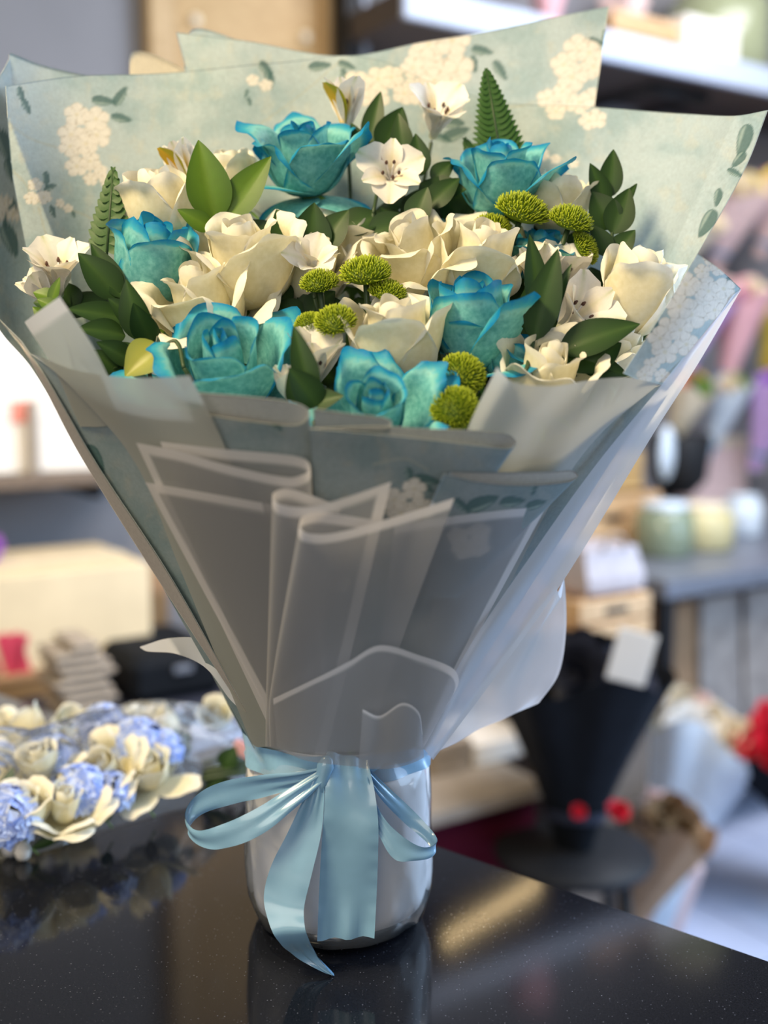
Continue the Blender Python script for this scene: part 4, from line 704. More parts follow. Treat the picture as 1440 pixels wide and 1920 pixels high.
def fern(label, tip, root, wpx, n, dY):
    t0 = P(*root, flower_Y(*root)+dY); t1 = P(*tip, flower_Y(*root)+dY+.01); t = thing('fern_frond', t0, label, 'fern', 'fern fronds'); ax = t1-t0; L = np.linalg.norm(ax); ax /= L
    side = np.cross(ax, (0, -1, 0.1)); side /= np.linalg.norm(side); sc = (flower_Y(*root)+dY+CAMD)/FPX
    for k in range(n):
        f = (k+0.5)/n; w = wpx*sc*(1-f)**0.8*(0.75+0.25*min(1, f*6)); p = t0+ax*L*f
        for s in (-1, 1):
            V, e, F = leaf_mesh(w+0.002, max(0.0022, L/n*0.9), 0.3, 0.15, nu=5, nv=7)
            y = side*s*0.86+ax*0.55; y /= np.linalg.norm(y); z = np.array([0, -1, .25]); z = z-y*np.dot(z, y); z /= np.linalg.norm(z)
            mk('pinna', V@np.stack([np.cross(y, z), y, z], 0)+p, F, M['fern'], t, cols={'edge': e})
    MB().tube([t0, (t0+t1)/2, t1], [0.0012, 0.0009, 0.0004], 6).build('rachis', M['stem_dark'], t, True); stem_to_neck(t0, ax, 0.0012, t, M['stem_dark'])
fern('pointed fern frond rising behind the upper right teal rose', (912, 132), (945, 330), 62, 17, .03)
fern('small fern frond left of the far left white rose', (212, 318), (200, 480), 48, 10, .01)
fern('fern side frond left of the upper right teal rose', (872, 262), (905, 330), 22, 6, .03)
# ------------------------------------------------------------------ materials of the shop behind
M['box_white'] = plain('white_carton', (0.86, 0.82, 0.76), 0.6, var=0.04, scale=8)
M['carton'] = plain('cream_carton', (0.74, 0.62, 0.42), 0.7, var=0.06, scale=10)
M['kraft'] = plain('kraft_paper', (0.36, 0.22, 0.12), 0.75, var=0.12, scale=20)
M['brown'] = plain('brown_card', (0.24, 0.15, 0.07), 0.75, var=0.15, scale=12)
M['corr'] = plain('grey_card', (0.34, 0.29, 0.24), 0.75, var=0.1, scale=20)
M['black'] = plain('black_paper', (0.006, 0.008, 0.012), 0.8, var=0.2, scale=20, spec=0.15)
M['blackmetal'] = plain('black_metal', (0.012, 0.013, 0.016), 0.55, spec=0.3)
M['shelf_brown'] = wood('brown_shelf', (0.13, 0.095, 0.07), (0.20, 0.15, 0.11))
M['shelf_white'] = plain('white_shelf_front', (0.45, 0.52, 0.66), 0.4, var=0.03)
M['under'] = plain('shelf_underside', (0.07, 0.055, 0.05), 0.7)
M['board'] = wood('honey_board', (0.46, 0.29, 0.11), (0.56, 0.37, 0.16), 3)
M['board_frame'] = wood('board_frame', (0.50, 0.33, 0.15), (0.62, 0.43, 0.22), 3)
M['crate'] = wood('crate_wood', (0.58, 0.36, 0.18), (0.74, 0.49, 0.27), 4)
M['steel'] = plain('grey_steel', (0.20, 0.22, 0.27), 0.4, metal=0.3)
M['red'] = plain('red_petal', (0.62, 0.01, 0.03), 0.5)
M['redprint'] = plain('red_print', (0.60, 0.05, 0.10), 0.6)
M['darkred'] = plain('dark_red_fabric', (0.055, 0.003, 0.012), 0.9, spec=0.1)
M['pink'] = plain('pink_paper', (0.80, 0.45, 0.50), 0.6)
M['palepink'] = plain('pale_pink_paper', (0.82, 0.62, 0.60), 0.6)
M['purple'] = plain('purple_flower', (0.46, 0.20, 0.72), 0.6)
M['lilac'] = plain('lilac_flower', (0.66, 0.45, 0.85), 0.6)
M['yellow'] = plain('yellow_flower', (0.80, 0.64, 0.10), 0.6)
M['cream'] = plain('cream_flower', (0.84, 0.74, 0.56), 0.6)
M['coral'] = plain('coral_flower', (0.82, 0.30, 0.24), 0.6)
M['olive'] = plain('olive_glass', (0.30, 0.33, 0.20), 0.15, spec=0.7)
M['greenglass'] = plain('green_canister', (0.24, 0.29, 0.20), 0.2, spec=0.7)
M['yellowtin'] = plain('yellow_canister', (0.62, 0.55, 0.30), 0.35)
M['bluewhite'] = plain('bluish_white_paper', (0.70, 0.80, 0.92), 0.5)
M['silver'] = plain('silver_bag', (0.34, 0.31, 0.29), 0.35, var=0.3, scale=14)
M['green'] = plain('leaf_green', (0.10, 0.24, 0.03), 0.5)
M['blueflower'] = plain('blue_petal', (0.25, 0.36, 0.78), 0.6)
M['bluelight'] = plain('light_blue_petal', (0.50, 0.60, 0.88), 0.6)
M['creampetal'] = plain('cream_petal', (0.84, 0.79, 0.66), 0.55)
M['lilacwhite'] = plain('lilac_white_bag', (0.46, 0.42, 0.45), 0.6)
M['navy'] = plain('navy_box', (0.03, 0.035, 0.06), 0.5)
def wthing(name, px0, py0, px1, py1, n, dep, label, cat, group=None, zb=None):
    s0, s1, a, b = wrect(px0, py0, px1, py1, n); a = a if zb is None else zb
    t = thing(name, WP((s0+s1)/2, n-dep/2, a), label, cat, group); return t, s0, s1, a, b
def wb(t, name, mat, s0, s1, n0, n1, z0, z1, bev=0.003, smooth=False):
    return MB().box(WP((s0+s1)/2, (n0+n1)/2, (z0+z1)/2), (s1-s0, n1-n0, z1-z0), WR, bev).build(name, M[mat], t, smooth)
# left shelf of white boxes
NS = 0.35
t, s0, s1, a, b = wthing('wall_shelf', -420, 895, 330, 922, NS, 0.35, 'brown wall shelf carrying white boxes at the left', 'shelf')
wb(t, 'board', 'shelf_brown', s0, s1, 0.0, NS, a, b); ztop = b
for k in (0.2, 0.8): wb(t, 'bracket', 'blackmetal', s0+(s1-s0)*k-0.01, s0+(s1-s0)*k+0.01, 0.0, NS*0.8, a-0.04, a, 0.001)
def carton_box(px0, py0, px1, py1, n, dep, label, zb, group='white boxes on the left shelf', mat='box_white', lid=0.3, extra=None):
    t, s0, s1, a, b = wthing('carton', px0, py0, px1, py1, n, dep, label, 'box', group, zb)
    wb(t, 'body', mat, s0+0.003, s1-0.003, n-dep+0.003, n-0.003, a, b-(b-a)*0.02)
    wb(t, 'lid', mat, s0, s1, n-dep, n, b-(b-a)*lid, b)
    return t, s0, s1, a, b
_, _, _, _, z1 = carton_box(-330, 752, 56, 893, 0.32, 0.28, 'white box with an orange sticker at the left end of the shelf', ztop+0.001)
t, s0, s1, a, b = carton_box(68, 752, 255, 893, 0.32, 0.28, 'white box half hidden by the paper on the shelf', ztop+0.001)
_, _, _, _, z3 = carton_box(-330, 596, 200, 738, 0.32, 0.28, 'large white box stacked on top of the other white boxes', b+0.001)
sz = W(42, 772, 0.325); st = MB().box(WP(sz[0], 0.3225, sz[1]), (0.05, 0.003, 0.05), WR, 0.001); tag(st.build('round_sticker', M['coral']), 'orange red sticker on the left white box', 'sticker')
strp = W(60, 820, 0.325); tag(MB().box(WP(strp[0], 0.335, (ztop+b)/2), (0.02, 0.02, (b-ztop)), WR, 0.002).build('packing_strap', M['corr'], org=None), 'grey strap standing between the two white boxes', 'strap')
carton_box(-120, 100, 15, 300, 0.25, 0.2, 'cream box at the upper left edge of the picture', z3+0.001, None, 'carton', 0.2) if False else None
# framed board, post, upper shelf
t, s0, s1, a, b = wthing('framed_board', 285, -120, 645, 420, 0.06, 0.05, 'honey coloured framed wooden board on the wall above the bouquet', 'board')
wb(t, 'panel', 'board', s0, s1, 0.005, 0.035, a, b); fw = (s1-s0)*0.11
for (u0, u1, z0, z1) in ((s0, s0+fw, a, b), (s1-fw, s1, a, b), (s0+fw, s1-fw, a, a+fw), (s0+fw, s1-fw, b-fw, b)): wb(t, 'frame_bar', 'board_frame', u0, u1, 0.036, 0.06, z0, z1)
for (x, y) in ((575, 68), (368, 36)):
    w = W(x, y, 0.05); MB().lathe([(0.001, 0), (0.014, 0), (0.016, 0.01), (0.001, 0.014)], WP(w[0], 0.036, w[1]), 16, M=np.stack([WE, np.array([0, 0, 1.0]), WN], 1)).build('brass_pin', M['cream'], t, True)
t, s0, s1, a, b = wthing('cabinet_post', 650, -150, 700, 500, 0.14, 0.12, 'black upright post beside the framed board', 'post'); wb(t, 'upright', 'blackmetal', s0, s1, 0.0, 0.14, Z_FLOOR, b); wb(t, 'rail', 'steel', s0+(s1-s0)*0.55, s0+(s1-s0)*0.75, 0.14, 0.15, Z_FLOOR, b, 0.001)
zs0 = W(1345, 105, 0.42)[1]; zs1 = W(1345, 152, 0.42)[1]; sA = W(760, 20, 0.42)[0]; sB = W(1700, 200, 0.42)[0]
t = thing('upper_shelf', WP((sA+sB)/2, 0.2, zs1), 'high wall shelf with a white front edge at the upper right', 'shelf')
wb(t, 'board', 'under', sA, sB, 0.0, 0.40, zs1, zs0); wb(t, 'front_edge', 'shelf_white', sA, sB, 0.40, 0.42, zs1-0.004, zs0+0.002)
sh = zs0+0.003
w = W(1275, 180, 0.30); br = thing('shelf_bracket', WP(w[0], 0.15, zs1-0.09), 'black bracket bar hanging under the high shelf', 'bracket')
sL, sR = W(1222, 180, 0.3)[0], W(1322, 180, 0.3)[0]; zb0 = W(1275, 178, 0.3)[1]
MB().tube([WP(sL, 0.3, zb0), WP(sR, 0.3, zb0)], 0.022, 10).build('bar', M['blackmetal'], br, True)
for ss in (sL, sR): MB().tube([WP(ss, 0.3, zb0), WP(ss, 0.02, zb0)], 0.014, 8).build('arm', M['blackmetal'], br, True)
# things on the high shelf
t, s0, s1, a, b = wthing('wooden_basket', 1150, 28, 1285, 100, 0.34, 0.2, 'honey coloured slatted basket on the high shelf', 'basket', zb=sh)
for k in range(3): wb(t, 'slat', 'crate', s0, s1, 0.32, 0.335, a+(b-a)*(k/3+0.03), a+(b-a)*((k+1)/3-0.03), 0.002); 
wb(t, 'body', 'brown', s0+0.005, s1-0.005, 0.15, 0.32, a, b-0.01)
t, s0, s1, a, b = wthing('white_box', 1285, 40, 1385, 100, 0.36, 0.2, 'white box beside the basket on the high shelf', 'box', zb=sh); wb(t, 'body', 'box_white', s0, s1, 0.16, 0.36, a, b); wb(t, 'lid', 'box_white', s0-0.003, s1+0.003, 0.157, 0.363, b-0.02, b+0.004)
def jar(px, py0, py1, wpx, n, mat, label, zb, cat='jar', group=None, lid='cream'):
    s = W(px, (py0+py1)/2, n)[0]; r = abs(W(px+wpx/2, py0, n)[0]-W(px-wpx/2, py0, n)[0])/2; z1 = W(px, py0, n)[1]; h = z1-zb
    t = thing('jar', WP(s, n-r, zb), label, cat, group); c = WP(s, n-r, zb)
    MB().lathe([(0.001, 0), (r*0.9, 0), (r, h*0.06), (r, h*0.74), (r*0.8, h*0.84), (r*0.74, h*0.88)], c, 24).build('body', M[mat], t, True)
    MB().lathe([(r*0.78, h*0.87), (r*0.8, h*0.9), (r*0.8, h*0.98), (0.001, h)], c, 24).build('lid', M[lid], t, True); return t
jar(1425, -60, 100, 130, 0.38, 'olive', 'olive glass jar at the right end of the high shelf', sh)
def blossom(parent, c, r, mat, name='flower_head', seed=0, n=9):
    """ruffled flower head: layered cupped petals in one small mesh"""
    rng = np.random.RandomState(seed); m = MB()
    for ring, (k, rr, zz, tilt) in enumerate(((5, 0.25, 0.55, 0.25), (6, 0.55, 0.35, 0.6), (7, 0.8, 0.05, 1.0))):
        for i in range(k):
            ph = 2*PI*i/k+ring*0.5+rng.rand()*0.3; V, e, F = petal(rng, [(0.05, -0.2), (rr*1.1, -0.15), (rr, zz), (rr*1.25, zz+0.35-ring*0.1)], 0.52, ph, 1.3, 0.1, 0.08, 0.02, nu=5, nv=5); m.add(V*r, F)
    V = np.concatenate(m.V); R = axis_frame((0.3*rng.randn(), -0.8, 0.5+0.3*rng.randn()), rng.rand()*6)
    return mk(name, V@R.T+np.array(c), m.F, M[mat], parent)
def wrapped_bunch(foot, top, width, paper, flowers, label, seed=0, n=7, cat='bouquet', group=None, rim=0.0):
    """paper cone with a ring of flower heads, foot and top are world points"""
    foot, top = np.array(foot, float), np.array(top, float); ax = top-foot; L = np.linalg.norm(ax); ax /= L; R = axis_frame(ax, seed)
    t = thing('wrapped_bouquet', foot, label, cat, group); rng = np.random.RandomState(seed); sg = 40; a = np.arange(sg)*2*PI/sg; V = []
    for f in np.linspace(0, 1, 12):
        r = width*(0.22+0.78*f**1.2)*(1+0.10*np.sin(a*5+seed)*f+0.05*np.sin(a*9)*f); z = L*0.86*f+0.06*L*f*np.sin(a*4+seed*2)
        V.append(np.stack([r*np.cos(a), r*np.sin(a), z], -1))
    mk('paper_wrap', np.concatenate(V)@R.T+foot, grid_faces(sg, 12, closed=True), M[paper], t)
    V = []
    for f in (0.18, 0.21, 0.24): V.append(np.stack([width*(0.24+0.78*f**1.2)*np.cos(a)*1.04, width*(0.24+0.78*f**1.2)*np.sin(a)*1.04, np.full(sg, L*0.86*f)], -1))
    mk('ribbon_band', np.concatenate(V)@R.T+foot, grid_faces(sg, 3, closed=True), M['ribbon'] if paper != 'black' else M['navy'], t)
    for k in range(n):
        rr = width*0.62*math.sqrt(k/n); p = foot+R@np.array([rr*math.cos(k*2.4), rr*math.sin(k*2.4), L*(0.93-0.08*(k/n))]); blossom(t, p, width*0.40, flowers[k % len(flowers)], 'flower_head', seed*13+k)
    return t
for (x, c, lab, k) in ((1020, 'pink', 'pink flower bunch on the high shelf above the paper', 3), (1195, 'palepink', 'pale pink flower bunch behind the basket on the high shelf', 4)):
    s = W(x, 20, 0.2)[0]; wrapped_bunch(WP(s, 0.22 if x < 1100 else 0.13, sh), WP(s, 0.22 if x < 1100 else 0.13, sh+0.26), 0.08, c, [c, 'cream', 'coral'], lab, k, 5)
# display rack of colourful bunches at the right
rk = thing('display_rack', WP(W(1330, 600, 0.3)[0], 0.2, Z_FLOOR), 'black display rack holding rows of colourful bunches at the right', 'rack')
sL, sR = W(1150, 600, 0.25)[0], W(1620, 600, 0.25)[0]
for ss in (sL, sR): MB().tube([WP(ss, 0.06, Z_FLOOR), WP(ss, 0.06, zs1-0.1)], 0.012, 8).build('post', M['blackmetal'], rk, True)
rows = [(360, 'r'), (540, 'r'), (700, 'r'), (880, 'r')]
for y, _ in rows:
    z = W(1330, y, 0.25)[1]; MB().tube([WP(sL, 0.06, z-0.1), WP(sR, 0.06, z-0.1)], 0.008, 6).build('rail', M['blackmetal'], rk, True)
BUN = [(1180, 440, 560, .10, 'palepink', ['cream', 'pink', 'palepink'], 'cream and pink bunch showing past the paper corner'), (1262, 390, 520, .11, 'cream', ['coral', 'cream', 'palepink'], 'coral and cream bunch above the folded right sheet'), (1350, 340, 500, .12, 'palepink', ['cream', 'yellow', 'pink'], 'cream and yellow bunch in pale pink paper'), (1435, 330, 480, .11, 'palepink', ['yellow', 'coral', 'yellow'], 'yellow bunch at the right picture edge'),
       (1300, 520, 690, .10, 'lilac', ['palepink', 'cream', 'pink'], 'pink bunch in lilac paper on the rack'), (1365, 520, 740, .085, 'pink', ['palepink', 'pink', 'cream'], 'tall bunch in plain pink paper on the rack'), (1438, 580, 720, .10, 'yellow', ['yellow', 'lilac', 'yellow'], 'bunch in yellow paper at the right picture edge'),
       (1262, 700, 850, .075, 'cream', ['coral', 'green', 'yellow'], 'coral and green bunch low on the rack'), (1335, 700, 860, .075, 'bluewhite', ['cream', 'green', 'bluelight'], 'white and green bunch low on the rack'), (1425, 700, 880, .10, 'lilac', ['purple', 'lilac', 'purple'], 'purple bunch in lilac paper at the right edge')]
for i, (x, y0, y1, wd_, pp, fl_, lab) in enumerate(BUN):
    n_ = 0.18+0.05*(i % 2); s = W(x, (y0+y1)/2, n_)[0]; z0, z1 = W(x, y1, n_)[1], W(x, y0, n_)[1]
    wrapped_bunch(WP(s, n_-0.02, z0), WP(s, n_+0.10, z1), wd_, pp, fl_, lab, 20+i, 8, group='bunches on the display rack')
s = W(1345, 900, 0.12)[0]; t, s0, s1, a, b = wthing('kraft_panel', 1290, 820, 1400, 985, 0.12, 0.02, 'pale brown paper bag hanging on the rack below the bunches', 'bag'); wb(t, 'body', 'palepink', s0, s1, 0.06, 0.12, a, b); wb(t, 'fold', 'cream', s0+0.01, s1-0.01, 0.12, 0.124, b-0.04, b, 0.001)
# steel bench
zb1 = W(1335, 1078, 0.85)[1]; zb0 = W(1335, 1112, 0.85)[1]; sA = W(1250, 1100, 0.85)[0]; sB = W(1750, 1000, 0.85)[0]
bn = thing('steel_bench', WP((sA+sB)/2, 0.5, Z_FLOOR), 'grey steel work bench along the right wall', 'bench')
wb(bn, 'top', 'steel', sA, sB, 0.12, 0.85, zb0, zb1)
for (ss, nn) in ((sA+0.03, 0.82), (sA+0.03, 0.16), (sB-0.03, 0.82), (sB-0.03, 0.16)): wb(bn, 'leg', 'blackmetal', ss-0.02, ss+0.02, nn-0.02, nn+0.02, Z_FLOOR, zb0, 0.002)
zlow = Z_FLOOR+0.16; wb(bn, 'lower_shelf', 'steel', sA, sB, 0.14, 0.82, zlow-0.02, zlow)
jar(1286, 945, 1092, 76, 0.62, 'greenglass', 'green glass canister at the end of the steel bench', zb1+0.001, 'canister', None, 'bluewhite')
jar(1362, 948, 1072, 84, 0.60, 'yellowtin', 'pale yellow canister next to the green canister', zb1+0.001, 'canister', None, 'cream')
jar(1422, 930, 1055, 50, 0.45, 'bluewhite', 'bluish white canister at the right edge of the bench', zb1+0.001, 'canister', None, 'bluewhite')
def bag(px0, py0, px1, py1, n, dep, mat, label, zb, group=None, cat='bag', sag=0.12):
    t, s0, s1, a, b = wthing('gift_bag', px0, py0, px1, py1, n, dep, label, cat, group, zb); m = MB(); V = []
    for f, k in ((0, 1.0), (0.3, 1.03), (0.7, 0.98), (1.0, 0.92)):
        cs = (s0+s1)/2; hs = (s1-s0)/2*k; hn = dep/2*(1-0.5*f*sag*4 if f > 0.5 else 1); z = a+(b-a)*f
        V += [WP(cs-hs, n-dep/2-hn, z), WP(cs, n-dep/2-hn*0.9, z), WP(cs+hs, n-dep/2-hn, z), WP(cs+hs*0.97, n-dep/2, z), WP(cs+hs, n-dep/2+hn, z), WP(cs, n-dep/2+hn*1.06, z), WP(cs-hs, n-dep/2+hn, z), WP(cs-hs*0.97, n-dep/2, z)]
    F = [tuple(f) for f in grid_faces(8, 4, closed=True)]+[tuple(range(7, -1, -1)), tuple(range(24, 32))]
    mk('body', V, F, M[mat], t, False)
    tt = np.linspace(0, PI, 12); cs = (s0+s1)/2; w = (s1-s0)*0.2
    MB().tube([WP(cs+w*math.cos(x), n-0.01, b-0.004+w*1.1*math.sin(x)) for x in tt], 0.004, 6).build('handle', M['corr'], t, True); return t
bag(1248, 1135, 1318, 1275, 0.72, 0.25, 'kraft', 'brown paper bag under the steel bench', zlow+0.001, 'bags under the bench')
bag(1325, 1120, 1400, 1250, 0.74, 0.25, 'silver', 'silvery bag in the middle under the steel bench', zlow+0.001, 'bags under the bench')
bag(1408, 1105, 1500, 1240, 0.74, 0.25, 'silver', 'silvery bag at the right edge under the steel bench', zlow+0.001, 'bags under the bench')
# tower of crates left of the bench
def crate(px0, py0, px1, py1, n, dep, mat, label, zb, hole=True, group='crates beside the bench', nsl=2):
    t, s0, s1, a, b = wthing('wooden_crate', px0, py0, px1, py1, n, dep, label, 'crate', group, zb); h = b-a
    for k in range(nsl):
        z0, z1 = a+h*(k/nsl)+0.004, a+h*((k+1)/nsl)-0.004
        wb(t, 'slat', mat, s0, s1, n-0.012, n, z0, z1, 0.002); wb(t, 'slat', mat, s0, s1, n-dep, n-dep+0.012, z0, z1, 0.002)
        wb(t, 'slat', mat, s0, s0+0.012, n-dep+0.012, n-0.012, z0, z1, 0.002); wb(t, 'slat', mat, s1-0.012, s1, n-dep+0.012, n-0.012, z0, z1, 0.002)
    for ss in (s0+0.014, s1-0.026): wb(t, 'corner_post', mat, ss, ss+0.012, n-0.026, n-0.012, a, b, 0.001)
    wb(t, 'floor_board', mat, s0+0.012, s1-0.012, n-dep+0.012, n-0.012, a, a+0.012, 0.001)
    if hole: cs = (s0+s1)/2; wb(t, 'hand_hole_shade', 'blackmetal', cs-(s1-s0)*0.16, cs+(s1-s0)*0.16, n, n+0.002, a+h*0.66, a+h*0.80, 0.0008)  # black plate on the slats stands for the shade inside a hand hole
    return a, b
zz = Z_FLOOR
a, z = crate(1080, 1212, 1222, 1330, 1.16, 0.26, 'shelf_brown', 'dark brown wooden crate at the bottom of the tower', zz+0.001, False)
a, z = crate(1088, 1118, 1220, 1212, 1.16, 0.26, 'crate', 'orange wooden crate below the white bag', z+0.001)
zc = z
bag(1105, 1030, 1208, 1118, 1.12, 0.17, 'lilacwhite', 'white handled bag between the wooden crates', zc+0.001)
t, s0, s1, a, b = wthing('wooden_crate', 1010, 930, 1238, 1050, 0.40, 0.3, 'pale wooden crate with a hand hole on the wall shelf', 'crate', 'crates beside the bench')
wsh = thing('crate_shelf', WP((s0+s1)/2, 0.2, a-0.02), 'small wall shelf carrying the pale crate', 'shelf'); wb(wsh, 'board', 'shelf_brown', s0-0.05, s1+0.02, 0.0, 0.42, a-0.025, a-0.002)
h = b-a
for k in range(3): wb(t, 'slat', 'crate', s0, s1, 0.388, 0.40, a+h*k/3+0.004, a+h*(k+1)/3-0.004, 0.002)
for k in range(3): wb(t, 'slat', 'crate', s0, s1, 0.10, 0.112, a+h*k/3+0.004, a+h*(k+1)/3-0.004, 0.002)
for ss in (s0, s1-0.012): wb(t, 'end_panel', 'crate', ss, ss+0.012, 0.112, 0.388, a, b, 0.002)
wb(t, 'floor_board', 'crate', s0+0.012, s1-0.012, 0.112, 0.388, a, a+0.012, 0.001); w = W(1150, 972, 0.40); wb(t, 'hand_hole_shade', 'blackmetal', w[0]-0.045, w[0]+0.045, 0.40, 0.402, w[1]-0.012, w[1]+0.012, 0.0008)  # hand hole drawn as a dark plate in place of its inner shade
t, s0, s1, a2, b2 = wthing('wooden_crate', 1000, 850, 1205, 928, 0.36, 0.24, 'honey crate stacked on the pale crate', 'crate', 'crates beside the bench', b+0.001)
h = b2-a2
for k in range(2): wb(t, 'slat', 'board', s0, s1, 0.348, 0.36, a2+h*k/2+0.003, a2+h*(k+1)/2-0.003, 0.002); wb(t, 'slat', 'board', s0, s1, 0.12, 0.132, a2+h*k/2+0.003, a2+h*(k+1)/2-0.003, 0.002)
for ss in (s0, s1-0.012): wb(t, 'end_panel', 'board', ss, ss+0.012, 0.132, 0.348, a2, b2, 0.002)
# wicker basket left of the tower
t, s0, s1, a, b = wthing('wicker_basket', 930, 1065, 1030, 1200, 0.62, 0.22, 'dark wicker basket behind the white film tail', 'basket', None, Z_FLOOR+0.0)
c = (WP((s0+s1)/2, 0.5, 0)); c[2] = Z_FLOOR; h = b-Z_FLOOR
MB().lathe([(0.001, 0), (0.10, 0), (0.12, h*0.5), (0.13, h), (0.12, h), (0.11, h*0.5), (0.001, 0.02)], c, 24).build('body', M['brown'], t, True)
for k in range(5): aa = np.linspace(0, 2*PI, 25); rr = 0.105+0.027*(0.5+k/10); zk = h*(0.45+k*0.125); MB().tube([c+np.array([rr*math.cos(x)+0.0, rr*math.sin(x), zk]) for x in aa], 0.012, 6, False).build('weave_band', M['kraft'], t, True)
# black stand with pole and white oval
cp = WP(W(1246, 1000, 0.25)[0]+0.02, 0.25, zb1+0.001); pl = thing('black_stand', cp, 'black pole stand with a white oval plate at the right', 'stand')
zt = W(1246, 800, 0.25)[1]; MB().tube([cp, cp+np.array([0, 0, zt-zb1])], 0.020, 10).build('pole', M['blackmetal'], pl, True)
MB().lathe([(0.001, 0), (0.07, 0), (0.065, 0.015), (0.02, 0.02)], cp, 24).build('foot', M['blackmetal'], pl, True)
zm = W(1262, 855, 0.25)[1]; MB().lathe([(0.001, 0), (0.05, 0), (0.095, 0.05), (0.11, 0.20), (0.10, 0.21), (0.08, 0.06), (0.001, 0.02)], np.array([cp[0]+0.02, cp[1]-0.03, zm-0.13]), 24).build('bucket', M['blackmetal'], pl, True)
wv = W(1250, 862, 0.42); MB().lathe([(0.001, 0), (0.5, 0), (0.5, 0.004), (0.001, 0.006)], WP(wv[0]+0.02, 0.40, wv[1]+0.02), 24, M=np.stack([WE*0.07, np.array([0, 0, 0.18]), WN], 1)).build('oval_plate', M['bluewhite'], pl, True)
# ------------------------------------------------------------------ floor display: stool, black bouquet, other bouquets
Ys = 1.30
sc = P(1075, 1590, Ys); zst = float(sc[2])
st = thing('stool', (sc[0], sc[1], Z_FLOOR), 'black stool carrying the black wrapped bouquet', 'stool')
MB().lathe([(0.001, -0.02), (0.16, -0.02), (0.165, -0.01), (0.16, 0), (0.001, 0)], (sc[0], sc[1], zst), 28).build('seat', M['blackmetal'], st, True)
for k in range(4):
    a_ = PI/4+k*PI/2; MB().tube([(sc[0]+0.12*math.cos(a_), sc[1]+0.13*math.sin(a_), zst-0.02), (sc[0]+0.17*math.cos(a_), sc[1]+0.17*math.sin(a_), Z_FLOOR)], 0.012, 8).build('leg', M['blackmetal'], st, True)
MB().tube([(sc[0]+0.15*math.cos(x), sc[1]+0.15*math.sin(x), zst-0.3) for x in np.linspace(0, 2*PI, 33)], 0.008, 6, False).build('foot_ring', M['blackmetal'], st, True)
ft = np.array([sc[0], sc[1], zst+0.002]); tp = P(1090, 1215, Ys+0.05)
wrapped_bunch(ft, tp, 0.178, 'black', ['black', 'black', 'navy'], 'bouquet in black paper standing on the black stool', 50, 7)
tg = P(1185, 1232, Ys-0.16); tgm = MB().box(tg, (0.075, 0.003, 0.10), np.array(Matrix.Rotation(0.25, 3, 'Y')), 0.001); tag(tgm.build('card', M['box_white']), 'white card leaning at the edge of the black bouquet', 'card')
for (x, y, m_, lab) in ((1160, 1520, 'red', 'single red bloom at the foot of the black bouquet'), (1085, 1522, 'red', 'small red bloom in the middle at the foot of the black bouquet')):
    c = P(x, y, Ys-0.12); t = thing('red_bloom', c, lab, 'flower', 'red blooms on the stool'); blossom(t, c, 0.022 if x > 1100 else 0.014, m_, 'petals', int(x))
def pf(x, y): return PZ(x, y, Z_FLOOR)
def lean_bunch(fx, fy, tx, ty, dY, width, paper, flowers, label, seed, n=6):
    f = pf(fx, fy); f[2] += 0.02; tpt = P(tx, ty, f[1]+dY); return wrapped_bunch(f, tpt, width, paper, flowers, label, seed, n, group='bouquets standing on the shop floor')
lean_bunch(1235, 1690, 1335, 1335, 0.12, 0.17, 'bluewhite', ['cream', 'bluewhite', 'box_white'], 'large bouquet in bluish white paper on the shop floor', 61, 6)
lean_bunch(1150, 1790, 1270, 1500, 0.0, 0.11, 'kraft', ['kraft', 'palepink', 'brown'], 'bouquet in brown kraft paper beside the black stool', 62, 6)
lean_bunch(1640, 1700, 1490, 1330, 0.0, 0.19, 'black', ['red', 'red', 'coral'], 'black wrapped bouquet of red roses at the right picture edge', 63, 10)
lean_bunch(1245, 1640, 1290, 1280, 0.0, 0.09, 'cream', ['cream', 'cream', 'palepink'], 'small cream paper bouquet in front of the bench', 64, 5)
# buckets, pink bag, boxes on the floor
c = pf(1085, 1690); t = thing('bucket', c, 'white and blue bucket standing on the floor behind the counter edge', 'bucket'); MB().lathe([(0.001, 0), (0.075, 0), (0.10, 0.19), (0.106, 0.2), (0.098, 0.2), (0.07, 0.01), (0.001, 0.01)], c, 28).build('body', M['bluewhite'], t, True); MB().tube([c+np.array([0.1*math.cos(x), -0.02, 0.19+0.06*math.sin(x)]) for x in np.linspace(0, PI, 14)], 0.003, 6).build('handle', M['steel'], t, True)
c = pf(1245, 1760); t = thing('paper_bag', c, 'pink and white paper bag on the floor near the counter edge', 'bag')
MB().box(c+np.array([0, 0, 0.11]), (0.11, 0.07, 0.22), np.array(Matrix.Rotation(0.3, 3, 'Y'))@np.eye(3), 0.004).build('body', M['palepink'], t); MB().box(c+np.array([0.0, -0.037, 0.11]), (0.05, 0.004, 0.18), np.array(Matrix.Rotation(0.3, 3, 'Y')), 0.001).build('stripe', M['bluewhite'], t)
rbm = pf(900, 1600); t = thing('red_plinth', rbm+np.array([-.1, 0.5, 0]), 'dark red fabric covered plinth behind the counter', 'plinth')
zpl = float(W(930, 1490, 1.2)[1]); s0, s1 = W(760, 1500, 1.2)[0], W(1010, 1500, 1.2)[0]
wb(t, 'cloth', 'darkred', s0, s1, 0.75, 1.19, Z_FLOOR, zpl-0.03); wb(t, 'top', 'corr', s0-0.02, s1+0.02, 0.74, 1.21, zpl-0.03, zpl)
t, s0, s1, a, b = wthing('white_box', 893, 1385, 995, 1478, 1.05, 0.2, 'white box on the dark red plinth beside the vase', 'box', None, zpl+0.001); wb(t, 'body', 'box_white', s0, s1, 0.85, 1.05, a, b-0.004); wb(t, 'lid', 'box_white', s0-0.004, s1+0.004, 0.846, 1.054, b-0.03, b)
